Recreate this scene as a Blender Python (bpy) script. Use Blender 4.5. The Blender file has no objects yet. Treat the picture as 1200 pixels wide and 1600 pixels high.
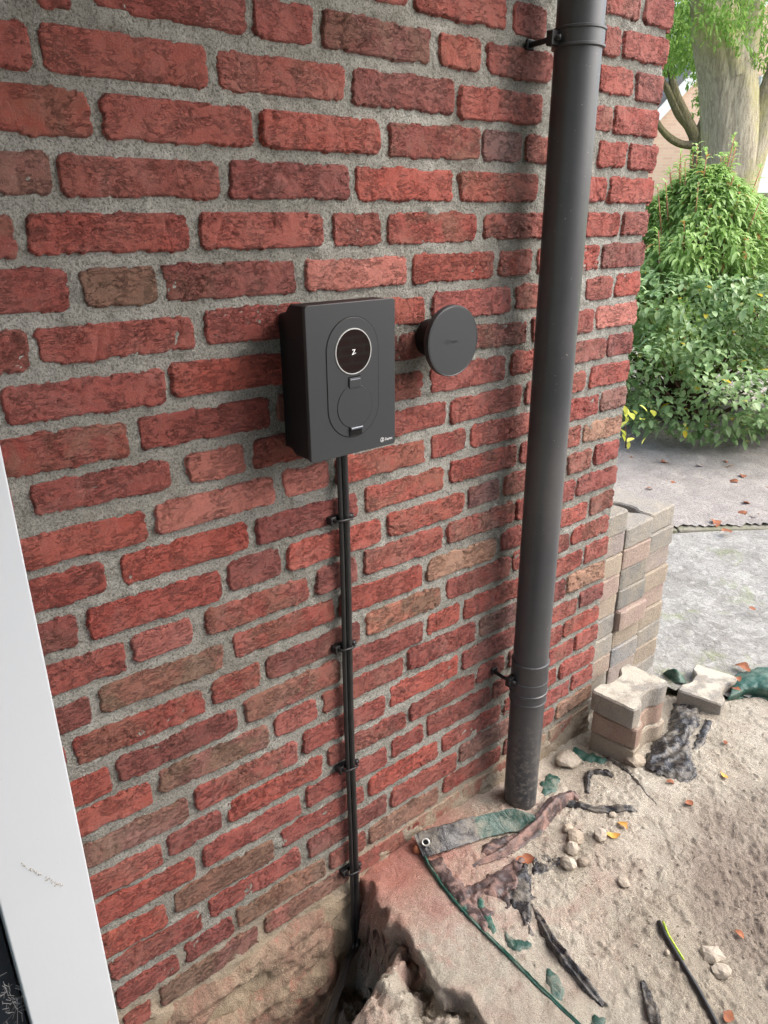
import bpy, bmesh, math, random
import numpy as np
from mathutils import Vector, Matrix
R_ = math.radians
random.seed(7); rng = np.random.default_rng(7)
scene = bpy.context.scene
COL = scene.collection

# ------------------------------------------------------------------ camera
CAM = np.array([0.0, -0.93491538, 0.0])
YAW, PITCH, ROLL, FPX = 0.872223972, 0.378937219, -0.00716398, 1157.5695
_f = np.array([math.cos(YAW)*math.cos(PITCH), math.sin(YAW)*math.cos(PITCH), -math.sin(PITCH)])
_r = np.array([math.sin(YAW), -math.cos(YAW), 0.0]); _u = np.cross(_r, _f)
_r, _u = _r*math.cos(ROLL)+_u*math.sin(ROLL), -_r*math.sin(ROLL)+_u*math.cos(ROLL)
cam_data = bpy.data.cameras.new('camera'); cam = bpy.data.objects.new('camera', cam_data); COL.objects.link(cam)
cam.matrix_world = Matrix(((_r[0], _u[0], -_f[0], CAM[0]), (_r[1], _u[1], -_f[1], CAM[1]), (_r[2], _u[2], -_f[2], CAM[2]), (0, 0, 0, 1)))
cam_data.sensor_fit = 'VERTICAL'; cam_data.sensor_height = 36.0
cam_data.lens = FPX/1600*36.0; cam_data.clip_start = 0.02; cam_data.clip_end = 600
scene.camera = cam
# ------------------------------------------------------------------ sky, sun, exposure
SUN_EL, SUN_AZ = R_(46), R_(-48)      # azimuth measured from +x towards +y
world = bpy.data.worlds.new('World'); scene.world = world; world.use_nodes = True
wn = world.node_tree; wn.nodes.clear()
w_out = wn.nodes.new('ShaderNodeOutputWorld'); w_bg = wn.nodes.new('ShaderNodeBackground')
w_sky = wn.nodes.new('ShaderNodeTexSky'); w_sky.sky_type = 'NISHITA'; w_sky.sun_disc = False
w_sky.sun_elevation = SUN_EL; w_sky.sun_rotation = math.pi/2 - SUN_AZ
w_sky.dust_density = 4.0; w_sky.ozone_density = 1.0; w_sky.air_density = 1.0
w_hs = wn.nodes.new('ShaderNodeHueSaturation'); w_hs.inputs['Saturation'].default_value = 0.75
wn.links.new(w_sky.outputs[0], w_hs.inputs['Color']); wn.links.new(w_hs.outputs[0], w_bg.inputs[0])
w_bg.inputs[1].default_value = 0.15; wn.links.new(w_bg.outputs[0], w_out.inputs[0])
sd = bpy.data.lights.new('sun', 'SUN'); sd.energy = 1.25; sd.angle = R_(85); sd.color = (1.0, 0.985, 0.96)
sun = bpy.data.objects.new('sun', sd); COL.objects.link(sun)
sdir = Vector((math.cos(SUN_EL)*math.cos(SUN_AZ), math.cos(SUN_EL)*math.sin(SUN_AZ), math.sin(SUN_EL)))
sun.rotation_euler = sdir.to_track_quat('Z', 'Y').to_euler(); sun.location = (3, -3, 6)
scene.view_settings.view_transform = 'Standard'; scene.view_settings.look = 'None'
scene.view_settings.gamma = 1.0; scene.view_settings.use_curve_mapping = False
scene.view_settings.exposure = 1.56
scene.cycles.max_bounces = 6; scene.cycles.diffuse_bounces = 4; scene.cycles.caustics_reflective = False; scene.cycles.use_denoising = True; scene.cycles.denoiser = 'OPENIMAGEDENOISE'; scene.cycles.denoising_input_passes = 'RGB_ALBEDO_NORMAL'; scene.cycles.denoising_prefilter = 'NONE'

# ------------------------------------------------------------------ helpers
def ray(px, py):
    return _f + _r*(px-600)/FPX - _u*(py-800)/FPX
def on_wall(px, py, y=0.0):            # point of the plane y = const seen at a photo position
    v = ray(px, py); return CAM + v*(y-CAM[1])/v[1]
def on_ground(px, py, z=-1.3):
    v = ray(px, py); return CAM + v*z/v[2]
FH = np.array([math.cos(YAW), math.sin(YAW), 0.0])
def at_depth(px, py, d):             # point seen at a photo position, d metres ahead measured level
    v = ray(px, py); return CAM + v*d/float(v @ FH)

_perm = np.random.RandomState(3).permutation(256); _perm = np.concatenate([_perm, _perm])
_grad = np.random.RandomState(4).normal(size=(256, 3)); _grad /= np.linalg.norm(_grad, axis=1)[:, None]
def pn(x, y, z=0.0):
    x, y, z = np.broadcast_arrays(np.asarray(x, float), np.asarray(y, float), np.asarray(z, float))
    xi, yi, zi = np.floor(x).astype(int), np.floor(y).astype(int), np.floor(z).astype(int)
    xf, yf, zf = x-xi, y-yi, z-zi; xi &= 255; yi &= 255; zi &= 255
    fd = lambda t: t*t*t*(t*(t*6-15)+10)
    u, v, w = fd(xf), fd(yf), fd(zf)
    def g(a, b, c):
        h = _perm[_perm[_perm[(xi+a) & 255]+((yi+b) & 255)]+((zi+c) & 255)]
        G = _grad[h]; return G[..., 0]*(xf-a)+G[..., 1]*(yf-b)+G[..., 2]*(zf-c)
    l = lambda a, b, t: a+(b-a)*t
    return l(l(l(g(0,0,0), g(1,0,0), u), l(g(0,1,0), g(1,1,0), u), v), l(l(g(0,0,1), g(1,0,1), u), l(g(0,1,1), g(1,1,1), u), v), w)*1.6
def fbm(x, y, z=0.0, o=4, g=0.5):
    s = 0; a = 1.0; f = 1.0
    for i in range(o):
        s = s+a*pn(x*f+i*7.3, y*f+i*3.1, z*f+i*5.7); a *= g; f *= 2.03
    return s
def sstep(a, b, x):
    t = np.clip((x-a)/(b-a), 0, 1); return t*t*(3-2*t)

def link(name, me, parent=None, mat=None):
    o = bpy.data.objects.new(name, me); COL.objects.link(o)
    if parent is not None: o.parent = parent
    if mat is not None and me is not None and len(me.materials) == 0: me.materials.append(mat)
    return o
def tag(o, label=None, cat=None, group=None, kind=None):
    if label: o['label'] = label
    if cat: o['category'] = cat
    if group: o['group'] = group
    if kind: o['kind'] = kind
    return o
def thing(name, label, cat, loc=(0, 0, 0), group=None, rz=0.0):
    o = bpy.data.objects.new(name, None); COL.objects.link(o); o.location = loc; o.rotation_euler = (0, 0, rz)
    o.empty_display_size = 0.05
    return tag(o, label, cat, group)
def np_mesh(name, V, F, smooth=True):
    """F: (n,3) or (n,4) array of faces"""
    me = bpy.data.meshes.new(name); V = np.asarray(V, np.float32); F = np.asarray(F, np.int32)
    me.vertices.add(len(V)); me.vertices.foreach_set('co', V.ravel())
    k = F.shape[1]; me.loops.add(F.size); me.loops.foreach_set('vertex_index', F.ravel())
    me.polygons.add(len(F)); me.polygons.foreach_set('loop_start', np.arange(0, F.size, k, dtype=np.int32))
    me.polygons.foreach_set('use_smooth', np.full(len(F), smooth)); me.update(calc_edges=True); me.validate(); return me
def grid_faces(nx, ny):
    i = np.arange(nx-1)[None, :]+np.arange(ny-1)[:, None]*nx
    return np.stack([i, i+1, i+1+nx, i+nx], -1).reshape(-1, 4)
def bm_mesh(name, bm, smooth=False):
    me = bpy.data.meshes.new(name); bmesh.ops.recalc_face_normals(bm, faces=bm.faces); bm.to_mesh(me); bm.free()
    if smooth:
        for p in me.polygons: p.use_smooth = True
    return me
def bm_box(bm, lo, hi, bevel=0.0, seg=2):
    c = [(a+b)/2 for a, b in zip(lo, hi)]; s = [b-a for a, b in zip(lo, hi)]
    r = bmesh.ops.create_cube(bm, size=1.0, matrix=Matrix.Translation(c) @ Matrix.Diagonal((*s, 1)))
    if bevel:
        es = list({e for v in r['verts'] for e in v.link_edges}); bmesh.ops.bevel(bm, geom=es, offset=bevel, segments=seg, affect='EDGES', profile=0.5)
def box(name, lo, hi, mat, parent=None, bevel=0.0, seg=2):
    bm = bmesh.new(); bm_box(bm, lo, hi, bevel, seg); return link(name, bm_mesh(name, bm), parent, mat)
def loft(bm, loops, close=True, cap=True):
    rows = [[bm.verts.new(p) for p in l] for l in loops]; n = len(rows[0])
    for a, b in zip(rows, rows[1:]):
        for i in range(n if close else n-1):
            j = (i+1) % n; bm.faces.new((a[i], a[j], b[j], b[i]))
    if cap: bm.faces.new(rows[0]); bm.faces.new(rows[-1])
    return rows
def tube(name, pts, rads, mat, parent=None, n=12, smooth=True, rough=0.0, seed=0, flat=1.0):
    P = [Vector(p) for p in pts]; rads = [rads]*len(P) if not hasattr(rads, '__len__') else rads
    V = []; up = Vector((0.13, 0.31, 0.94)).normalized()
    for i, q in enumerate(P):
        t = (P[min(i+1, len(P)-1)]-P[max(i-1, 0)]).normalized()
        a = t.cross(up); a = a.normalized() if a.length > 1e-4 else Vector((1, 0, 0)); b = t.cross(a).normalized(); up = b if False else up
        for k in range(n):
            th = 2*math.pi*k/n; V.append(q+(a*math.cos(th)+b*math.sin(th)*flat)*rads[i])
    V = np.array([tuple(v) for v in V])
    if rough: 
        C = np.repeat(np.array([tuple(q) for q in P]), n, 0); V = C+(V-C)*(1+rough*fbm(V[:, 0:1]*9+seed, V[:, 1:2]*9, V[:, 2:3]*3, 3))
    m = len(P); F = []
    for i in range(m-1):
        for k in range(n):
            F.append((i*n+k, i*n+(k+1) % n, (i+1)*n+(k+1) % n, (i+1)*n+k))
    V = np.vstack([V, np.array([tuple(P[0]), tuple(P[-1])])]); c0, c1 = m*n, m*n+1
    for k in range(n):
        F.append((c0, (k+1) % n, k, k)); F.append((c1, (m-1)*n+k, (m-1)*n+(k+1) % n, (m-1)*n+(k+1) % n))
    me = bpy.data.meshes.new(name); me.from_pydata([tuple(v) for v in V], [], [tuple(dict.fromkeys(f)) for f in F]); me.update()
    if smooth:
        for p in me.polygons: p.use_smooth = True
    return link(name, me, parent, mat)
def lathe(bm, profile, n=48, axis='z', centre=(0, 0, 0)):
    """profile: (radius, height) pairs; axis z or y"""
    loops = []
    for r, h in profile:
        l = []
        for k in range(n):
            a = 2*math.pi*k/n; c, s = r*math.cos(a), r*math.sin(a)
            l.append((centre[0]+c, centre[1]+h, centre[2]+s) if axis == 'y' else (centre[0]+c, centre[1]+s, centre[2]+h))
        loops.append(l)
    loft(bm, loops)
def smooth_by_angle(me, deg=35):
    for p in me.polygons: p.use_smooth = True
    bm = bmesh.new(); bm.from_mesh(me)
    for e in bm.edges:
        if len(e.link_faces) == 2 and e.calc_face_angle(0) > R_(deg): e.smooth = False
    bm.to_mesh(me); bm.free()

# ------------------------------------------------------------------ materials
class NT:
    def __init__(s, name, rough=0.8, spec=0.3):
        s.m = bpy.data.materials.new(name); s.m.use_nodes = True; s.t = s.m.node_tree
        s.b = s.t.nodes['Principled BSDF']; s.b.inputs['Roughness'].default_value = rough
        s.b.inputs['Specular IOR Level'].default_value = spec
        s.geo = s.t.nodes.new('ShaderNodeNewGeometry'); s.pos = s.geo.outputs['Position']
    def n(s, ty, **kw):
        x = s.t.nodes.new(ty)
        for k, v in kw.items(): setattr(x, k, v)
        return x
    def l(s, a, b): s.t.links.new(a, b)
    def noise(s, scale, detail=4, rough=0.55, dist=0.0, vec=None, out='Fac', off=None):
        x = s.n('ShaderNodeTexNoise'); x.inputs['Scale'].default_value = scale; x.inputs['Detail'].default_value = detail
        x.inputs['Roughness'].default_value = rough; x.inputs['Distortion'].default_value = dist
        v = vec or s.pos
        if off: 
            mp = s.n('ShaderNodeMapping'); mp.inputs['Location'].default_value = off; s.l(v, mp.inputs['Vector']); v = mp.outputs[0]
        s.l(v, x.inputs['Vector']); return x.outputs[out]
    def scaled(s, sc, vec=None):
        mp = s.n('ShaderNodeMapping'); mp.inputs['Scale'].default_value = sc; s.l(vec or s.pos, mp.inputs['Vector']); return mp.outputs[0]
    def ramp(s, fac, stops):
        x = s.n('ShaderNodeValToRGB'); e = x.color_ramp.elements
        while len(e) < len(stops): e.new(0.5)
        for i, (p, c) in enumerate(stops):
            e[i].position = p; e[i].color = (*c, 1) if hasattr(c, '__len__') else (c, c, c, 1)
        s.l(fac, x.inputs[0]); return x.outputs[0]
    def mix(s, fac, a, b, mode='MIX'):
        x = s.n('ShaderNodeMix', data_type='RGBA', blend_type=mode)
        for sock, v in ((x.inputs[0], fac), (x.inputs[6], a), (x.inputs[7], b)):
            if hasattr(v, 'is_linked') or hasattr(v, 'links'): s.l(v, sock)
            elif hasattr(v, '__len__'): sock.default_value = (*v, 1) if len(v) == 3 else v
            else: sock.default_value = v
        return x.outputs[2]
    def math(s, op, a, b=0.0, clamp=False):
        x = s.n('ShaderNodeMath', operation=op); x.use_clamp = clamp
        for i, v in enumerate((a, b)):
            if hasattr(v, 'links'): s.l(v, x.inputs[i])
            else: x.inputs[i].default_value = v
        return x.outputs[0]
    def bump(s, h, strength=0.5, dist=0.002, prev=None):
        x = s.n('ShaderNodeBump'); x.inputs['Strength'].default_value = strength; x.inputs['Distance'].default_value = dist
        s.l(h, x.inputs['Height'])
        if prev is not None: s.l(prev, x.inputs['Normal'])
        return x.outputs[0]
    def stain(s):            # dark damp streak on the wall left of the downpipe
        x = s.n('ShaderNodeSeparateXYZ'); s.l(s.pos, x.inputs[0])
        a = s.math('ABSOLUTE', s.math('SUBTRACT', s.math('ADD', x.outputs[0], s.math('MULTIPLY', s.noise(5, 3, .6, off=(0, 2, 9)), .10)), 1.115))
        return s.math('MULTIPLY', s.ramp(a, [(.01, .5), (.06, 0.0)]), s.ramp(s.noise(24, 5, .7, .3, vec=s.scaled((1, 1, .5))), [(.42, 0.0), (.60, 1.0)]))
    def done(s, col=None, normal=None, rough=None):
        if col is not None:
            if hasattr(col, 'links'): s.l(col, s.b.inputs['Base Color'])
            else: s.b.inputs['Base Color'].default_value = (*col, 1)
        if normal is not None: s.l(normal, s.b.inputs['Normal'])
        if rough is not None: s.l(rough, s.b.inputs['Roughness'])
        return s.m

def mat_brick():
    k = NT('handmade_red_brick', 0.85, 0.35); k.b.inputs['Sheen Weight'].default_value = .12; k.b.inputs['Sheen Roughness'].default_value = .45; k.b.inputs['Sheen Tint'].default_value = (1, .93, .9, 1); oi = k.n('ShaderNodeObjectInfo')
    n1 = k.noise(9, 5, .6, .4); n2 = k.noise(38, 5, .65, .3, off=(3, 1, 2)); n3 = k.noise(260, 3, .6)
    patch = k.ramp(k.noise(14, 4, .6, .6, off=(7, 2, 9)), [(.42, 0.0), (.56, 1.0)])
    amt = k.math('MULTIPLY', patch, oi.outputs['Alpha'])
    c = k.mix(k.ramp(n1, [(.40, 0.0), (.75, .4)]), oi.outputs['Color'], (.34, .105, .08))     # pale rubbed areas
    c = k.mix(k.ramp(n2, [(.52, 0.0), (.72, .4)]), c, (.085, .036, .032))                      # dark fired spots
    c = k.mix(amt, c, (.15, .095, .06))
    c = k.mix(k.ramp(n3, [(.3, .0), (.75, .55)]), c, k.mix(.45, c, (.34, .13, .10)))
    c = k.mix(k.ramp(k.noise(6, 5, .7, .5, off=(3, 3, 8)), [(.48, 0.0), (.75, .2)]), c, (.42, .31, .27))      # dusty lime film
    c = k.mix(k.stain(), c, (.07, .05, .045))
    spk = k.ramp(k.noise(420, 2, .5, off=(1, 5, 2)), [(.70, 0.0), (.76, .6)])
    c = k.mix(spk, c, (.42, .36, .30))
    # drag folds of the hand thrown clay: thin warped cracks, different on every brick
    ov = k.n('ShaderNodeCombineXYZ'); k.l(k.math('MULTIPLY', oi.outputs['Random'], 37.0), ov.inputs[0]); k.l(k.math('MULTIPLY', oi.outputs['Random'], 91.0), ov.inputs[2])
    ps = k.n('ShaderNodeVectorMath', operation='ADD'); k.l(k.pos, ps.inputs[0]); k.l(ov.outputs[0], ps.inputs[1])
    wp = k.n('ShaderNodeTexNoise'); wp.inputs['Scale'].default_value = 26; wp.inputs['Detail'].default_value = 3; k.l(ps.outputs[0], wp.inputs['Vector'])
    wm = k.n('ShaderNodeVectorMath', operation='MULTIPLY_ADD'); k.l(wp.outputs['Color'], wm.inputs[0]); wm.inputs[1].default_value = (.028, 0, .014); k.l(ps.outputs[0], wm.inputs[2])
    def cracks(sc, st, off, wdt):
        x = k.noise(sc, 6, .68, 0, vec=k.scaled(st, wm.outputs[0]), off=off); a = k.math('ABSOLUTE', k.math('SUBTRACT', x, .5)); return k.ramp(a, [(0.0, 0.0), (wdt, 1.0)])
    c1, c2 = cracks(20, (1, 1, 2.8), (1, 0, 4), .022), cracks(48, (1, 1, 2.2), (7, 0, 2), .035)
    mk = k.ramp(k.noise(17, 3, .6, 0, vec=ps.outputs[0], off=(2, 0, 5)), [(.46, 0.0), (.60, 1.0)]); mk2 = k.ramp(k.noise(23, 3, .6, 0, vec=ps.outputs[0], off=(6, 0, 1)), [(.45, 0.0), (.60, 1.0)])
    h1 = k.math('MULTIPLY', k.math('SUBTRACT', 1.0, c1), mk); h2 = k.math('MULTIPLY', k.math('SUBTRACT', 1.0, c2), mk2)
    c = k.mix(k.math('MULTIPLY', k.math('ADD', h1, h2, True), .22), c, (.07, .028, .022))      # shade inside the folds, darkened into the colour
    fine = k.noise(460, 4, .75); mid = k.noise(80, 6, .75, .6, vec=k.scaled((1, 1, 1.8)))
    nr = k.bump(k.math('SUBTRACT', 1.0, h1), 1.0, .0065); nr = k.bump(k.math('SUBTRACT', 1.0, h2), .9, .0032, nr); nr = k.bump(mid, 1.0, .0028, nr); nr = k.bump(fine, 1.0, .0018, nr)
    return k.done(c, nr)
def mat_mortar():
    k = NT('rough_grey_mortar', 0.95, 0.1)
    n1 = k.noise(4, 5, .6); n2 = k.noise(330, 3, .7); n3 = k.noise(30, 4, .6, off=(4, 4, 4))
    c = k.mix(k.ramp(n1, [(.3, 0.0), (.7, 1.0)]), (.21, .205, .18), (.36, .355, .325)); c = k.mix(k.ramp(k.noise(13, 5, .7, .4, off=(1, 2, 7)), [(.55, 0.0), (.7, .5)]), c, (.47, .455, .42))
    c = k.mix(k.ramp(n2, [(.38, .75), (.5, 0.0)]), c, (.11, .105, .085))
    c = k.mix(k.ramp(n2, [(.6, 0.0), (.72, .7)]), c, (.50, .48, .43))
    c = k.mix(k.ramp(n3, [(.55, 0.0), (.75, .35)]), c, (.15, .13, .10))
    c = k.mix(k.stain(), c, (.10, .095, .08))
    # sand and dirt splashed up from the dig
    sx = k.n('ShaderNodeSeparateXYZ'); k.l(k.pos, sx.inputs[0])
    h = k.math('ADD', sx.outputs[2], k.math('MULTIPLY', k.noise(7, 4), -.22))
    c = k.mix(k.ramp(k.math('ADD', h, 1.0), [(-.0, 1.0), (.0, 1.0)]) if False else k.math('MULTIPLY', k.math('SUBTRACT', -1.27, h, True), 6.0, True), c, (.36, .29, .21))
    nr = k.bump(n2, 1.0, .0032); nr = k.bump(k.noise(110, 5, .75), .9, .005, nr)
    return k.done(c, nr)
def mat_dirty_brick():
    k = NT('sand_smeared_brick', 0.95, 0.1)
    c = k.mix(k.ramp(k.noise(16, 5, .65), [(.38, 0.0), (.55, 1.0)]), (.27, .10, .08), (.33, .27, .20))
    c = k.mix(k.ramp(k.noise(300, 3, .6), [(.4, .6), (.6, 0.0)]), c, (.16, .12, .09))
    nr = k.bump(k.noise(300, 4, .7), .7, .0015); nr = k.bump(k.noise(50, 5, .7), .8, .005, nr); return k.done(c, nr)
def mat_footing():
    k = NT('crumbly_footing', 0.96, 0.1)
    n = k.noise(7, 5, .65, .5); n2 = k.noise(32, 5, .7, .4, off=(2, 8, 1))
    c = k.mix(k.ramp(n, [(.4, 0.0), (.6, 1.0)]), (.27, .17, .13), (.33, .265, .19))
    c = k.mix(k.ramp(n2, [(.55, 0.0), (.65, .75)]), c, (.37, .17, .13))
    c = k.mix(k.ramp(n2, [(.3, .85), (.42, 0.0)]), c, (.17, .12, .085))
    c = k.mix(k.ramp(k.noise(300, 3, .6), [(.35, .5), (.6, 0.0)]), c, (.12, .09, .07))
    nr = k.bump(k.noise(260, 4, .7), .8, .002); nr = k.bump(k.noise(45, 5, .75, 1.0), 1.0, .008, nr); return k.done(c, nr)
def mat_sand():
    k = NT('dug_sand', 0.97, 0.1)
    n = k.noise(3.2, 5, .6, .3); n2 = k.noise(22, 5, .7, .3, off=(5, 5, 0)); n3 = k.noise(420, 3, .7)
    c = k.mix(k.ramp(n, [(.35, 0.0), (.62, 1.0)]), (.47, .415, .335), (.62, .57, .48))
    c = k.mix(k.ramp(n2, [(.35, .5), (.5, 0.0)]), c, (.33, .27, .215))
    # damp, darker soil dug up on the right
    vd = k.n('ShaderNodeVectorMath', operation='DISTANCE'); k.l(k.pos, vd.inputs[0]); vd.inputs[1].default_value = (1.40, -.60, -1.31)
    d = k.math('ADD', vd.outputs['Value'], k.math('MULTIPLY', k.noise(7, 4, .6), .34))
    c = k.mix(k.ramp(d, [(.30, .85), (.50, 0.0)]), c, (.30, .245, .205))
    # brick dust under the drilled wall
    vd2 = k.n('ShaderNodeVectorMath', operation='DISTANCE'); k.l(k.pos, vd2.inputs[0]); vd2.inputs[1].default_value = (.80, .03, -1.29)
    d2 = k.math('ADD', vd2.outputs['Value'], k.math('MULTIPLY', k.noise(11, 4, .6), .16))
    c = k.mix(k.ramp(d2, [(.13, .9), (.36, 0.0)]), c, (.50, .17, .13))
    d3 = k.ramp(d2, [(.34, 1.0), (.68, 0.0)]); c = k.mix(k.math('MULTIPLY', d3, k.ramp(k.noise(9, 5, .7, 1.0, off=(9, 1, 0)), [(.45, 0.0), (.65, .55)])), c, (.50, .25, .22))
    c = k.mix(k.ramp(n3, [(.35, .45), (.5, 0.0)]), c, (.22, .17, .125))
    c = k.mix(k.ramp(n3, [(.62, 0.0), (.75, .6)]), c, (.70, .62, .50))
    nr = k.bump(k.noise(330, 4, .8), 1.0, .0045); nr = k.bump(k.noise(95, 6, .8, .4), .9, .008, nr)
    return k.done(c, nr)
def mat_simple(name, col, rough=.5, spec=.5, bs=0.0, bscale=100, bd=.001, var=None, vs=20, metal=0.0):
    k = NT(name, rough, spec); k.b.inputs['Metallic'].default_value = metal; c = col
    if var is not None: c = k.mix(k.ramp(k.noise(vs, 5, .65, .3), [(.38, 0.0), (.66, 1.0)]), col, var)
    nr = k.bump(k.noise(bscale, 4, .65), bs, bd) if bs else None
    return k.done(c, nr)
def mat_paver():
    k = NT('concrete_paver', 0.93, 0.15); oi = k.n('ShaderNodeObjectInfo')
    c = k.mix(k.ramp(k.noise(18, 5, .65, .2), [(.35, 0.0), (.7, .55)]), oi.outputs['Color'], (.42, .36, .27))
    n3 = k.noise(330, 3, .7); c = k.mix(k.ramp(n3, [(.33, .65), (.48, 0.0)]), c, (.12, .105, .095)); c = k.mix(k.ramp(n3, [(.62, 0.0), (.74, .6)]), c, (.55, .50, .44))
    # sand lying on upward faces
    sx = k.n('ShaderNodeSeparateXYZ'); k.l(k.geo.outputs['Normal'], sx.inputs[0])
    up = k.math('MULTIPLY', k.math('SUBTRACT', sx.outputs[2], .75, True), 4.0, True)
    c = k.mix(k.math('MULTIPLY', k.math('MULTIPLY', up, k.ramp(k.noise(20, 4, .6, off=(1, 2, 3)), [(.40, 0.0), (.55, 1.0)])), oi.outputs['Alpha']), c, (.50, .465, .39))
    nr = k.bump(k.noise(300, 4, .75), 1.0, .003); nr = k.bump(k.noise(70, 5, .75), .8, .005, nr); return k.done(c, nr)
def mat_tarp(name, col, dust, amount=.55, rough=.32):
    k = NT(name, rough, .5); m = k.ramp(k.noise(26, 5, .7, .5), [(.46, 0.0), (.64, amount)])
    m2 = k.ramp(k.noise(500, 3, .6), [(.55, 0.0), (.7, .35)])
    c = k.mix(m, col, dust); c = k.mix(m2, c, dust)
    w = k.n('ShaderNodeTexWave'); w.wave_type = 'BANDS'; w.inputs['Scale'].default_value = 260; w.inputs['Distortion'].default_value = .5; k.l(k.pos, w.inputs['Vector'])
    nr = k.bump(k.noise(30, 6, .6, 2.5, vec=k.scaled((1, .35, 1))), .9, .006); nr = k.bump(w.outputs['Fac'], .15, .0006, nr)
    r = k.math('ADD', k.math('MULTIPLY', m, .9), rough); return k.done(c, nr, r)
def mat_leaf(name, a, b, trans=.25, rough=.45, red=None, ra=.94):
    k = NT(name, rough, .4); k.b.inputs['Transmission Weight'].default_value = 0.0
    rnd = k.geo.outputs['Random Per Island']
    c = k.mix(rnd, a, b); 
    if red: c = k.mix(k.ramp(rnd, [(ra, 0.0), (ra+.01, 1.0)]), c, red)
    tr = k.n('ShaderNodeBsdfTranslucent'); k.l(c, tr.inputs[0]); ms = k.n('ShaderNodeMixShader'); ms.inputs[0].default_value = trans
    k.l(k.b.outputs[0], ms.inputs[1]); k.l(tr.outputs[0], ms.inputs[2]); k.l(ms.outputs[0], k.t.nodes['Material Output'].inputs[0])
    return k.done(c)
def mat_bark(name, a, b, moss):
    k = NT(name, .95, .1); v = k.scaled((1, 1, .16)); n = k.noise(44, 6, .75, .5, vec=v)
    c = k.mix(k.ramp(n, [(.35, 0.0), (.62, 1.0)]), a, b); c = k.mix(k.ramp(k.noise(2.2, 4, .6), [(.45, 0.0), (.66, .6)]), c, moss)
    return k.done(c, k.bump(n, 1.0, .05))
def mat_pipe():
    k = NT('grey_pvc', .38, .5)
    c = k.mix(k.ramp(k.noise(8, 5, .65, .3), [(.38, 0.0), (.66, 1.0)]), (.044, .047, .052), (.058, .060, .064))
    x = k.n('ShaderNodeSeparateXYZ'); k.l(k.pos, x.inputs[0])
    low = k.math('MULTIPLY', k.math('SUBTRACT', -1.02, x.outputs[2], True), 2.6, True)      # splashed sand near the ground
    d = k.math('MULTIPLY', low, k.ramp(k.noise(70, 5, .75), [(.48, 0.0), (.66, .8)]))
    sp = k.ramp(k.noise(210, 2, .5, off=(2, 2, 2)), [(.735, 0.0), (.76, .7)]); d = k.math('MAXIMUM', d, sp); d = k.math('MAXIMUM', d, k.ramp(k.noise(3, 5, .7, off=(5, 1, 0)), [(.5, 0.0), (.8, .10)]))
    c = k.mix(d, c, (.36, .32, .27)); return k.done(c, k.bump(k.noise(60, 4, .65), .25, .0006), k.math('ADD', k.math('MULTIPLY', d, .5), .36))
M = dict(
    brick=mat_brick(), mortar=mat_mortar(), dirty=mat_dirty_brick(), footing=mat_footing(), sand=mat_sand(), paver=mat_paver(),
    pipe=mat_pipe(),
    shell=mat_simple('dark_grey_satin_plastic', (.029, .032, .035), .42, .5, .12, 900, .0002),
    black=mat_simple('black_plastic', (.010, .010, .011), .45, .4, .1, 500, .0003),
    groove=mat_simple('groove_black', (.004, .004, .004), .6, .2),
    hull=mat_simple('black_textured_back', (.008, .008, .009), .6, .3, .3, 900, .0003),
    cable=mat_simple('black_cable_sheath', (.012, .012, .013), .38, .5, .2, 300, .0003, (.02, .02, .02), 30),
    sheen_ring=mat_simple('ring_sheen_grey', (.50, .50, .49), .4, .6, metal=.2),  # light grey base stands in for the bright reflection on the display rim
    latch=mat_simple('latch_sky_glint', (.085, .10, .125), .22, .8),  # bluish, lightened base colour: sky reflection painted onto latch and hinge strip
    glass=mat_simple('dark_display_glass', (.012, .011, .010), .04, 1.0),
    weathered=mat_simple('weathered_board', (.24, .22, .20), .9, .1, .4, 60, .002, (.30, .28, .25), 6),
    print=mat_simple('white_print', (.75, .75, .75), .5, .4), dimprint=mat_simple('dark_print', (.016, .017, .018), .5, .4),
    white=None,
    green=mat_tarp('green_tarp', (.014, .060, .046), (.36, .33, .27), .5, .36),
    greenclean=mat_tarp('green_tarp_clean', (.012, .075, .055), (.30, .32, .26), .3, .30),
    plastic=mat_tarp('black_plastic_sheet', (.016, .016, .020), (.36, .32, .26), .45, .22),
    brownplastic=mat_tarp('dusty_black_sheet', (.05, .036, .036), (.36, .22, .18), .65, .35),
    stone=mat_simple('sandstone_clod', (.36, .31, .25), .95, .1, 1.0, 130, .004, (.46, .41, .34), 14),
    rubble=mat_simple('mortar_rubble', (.25, .21, .17), .95, .1, .9, 120, .004, (.38, .32, .25), 18),
    leaf=mat_leaf('viburnum_leaf', (.17, .30, .11), (.38, .50, .25), .30, .30, (.55, .42, .03), .98),
    leaf_young=mat_leaf('laurel_leaf', (.24, .40, .10), (.46, .62, .24), .42, .4, (.45, .24, .08), .975),
    crown=mat_leaf('tree_leaf', (.14, .28, .05), (.32, .48, .13), .45, .5),
    bark=mat_bark('mossy_bark', (.30, .255, .19), (.60, .54, .41), (.50, .48, .15)),
    bark2=mat_bark('brown_bark', (.14, .11, .08), (.30, .25, .18), (.20, .20, .07)),
    leaf_red=mat_simple('dry_orange_leaf', (.30, .115, .055), .7, .2, .4, 60, .002, (.19, .075, .045), 50),
    leaf_yel=mat_simple('dry_yellow_leaf', (.50, .30, .06), .6, .3, .4, 60, .002, (.44, .19, .05), 50),
    twig=mat_simple('twig', (.10, .06, .04), .8, .2),
)

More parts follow.
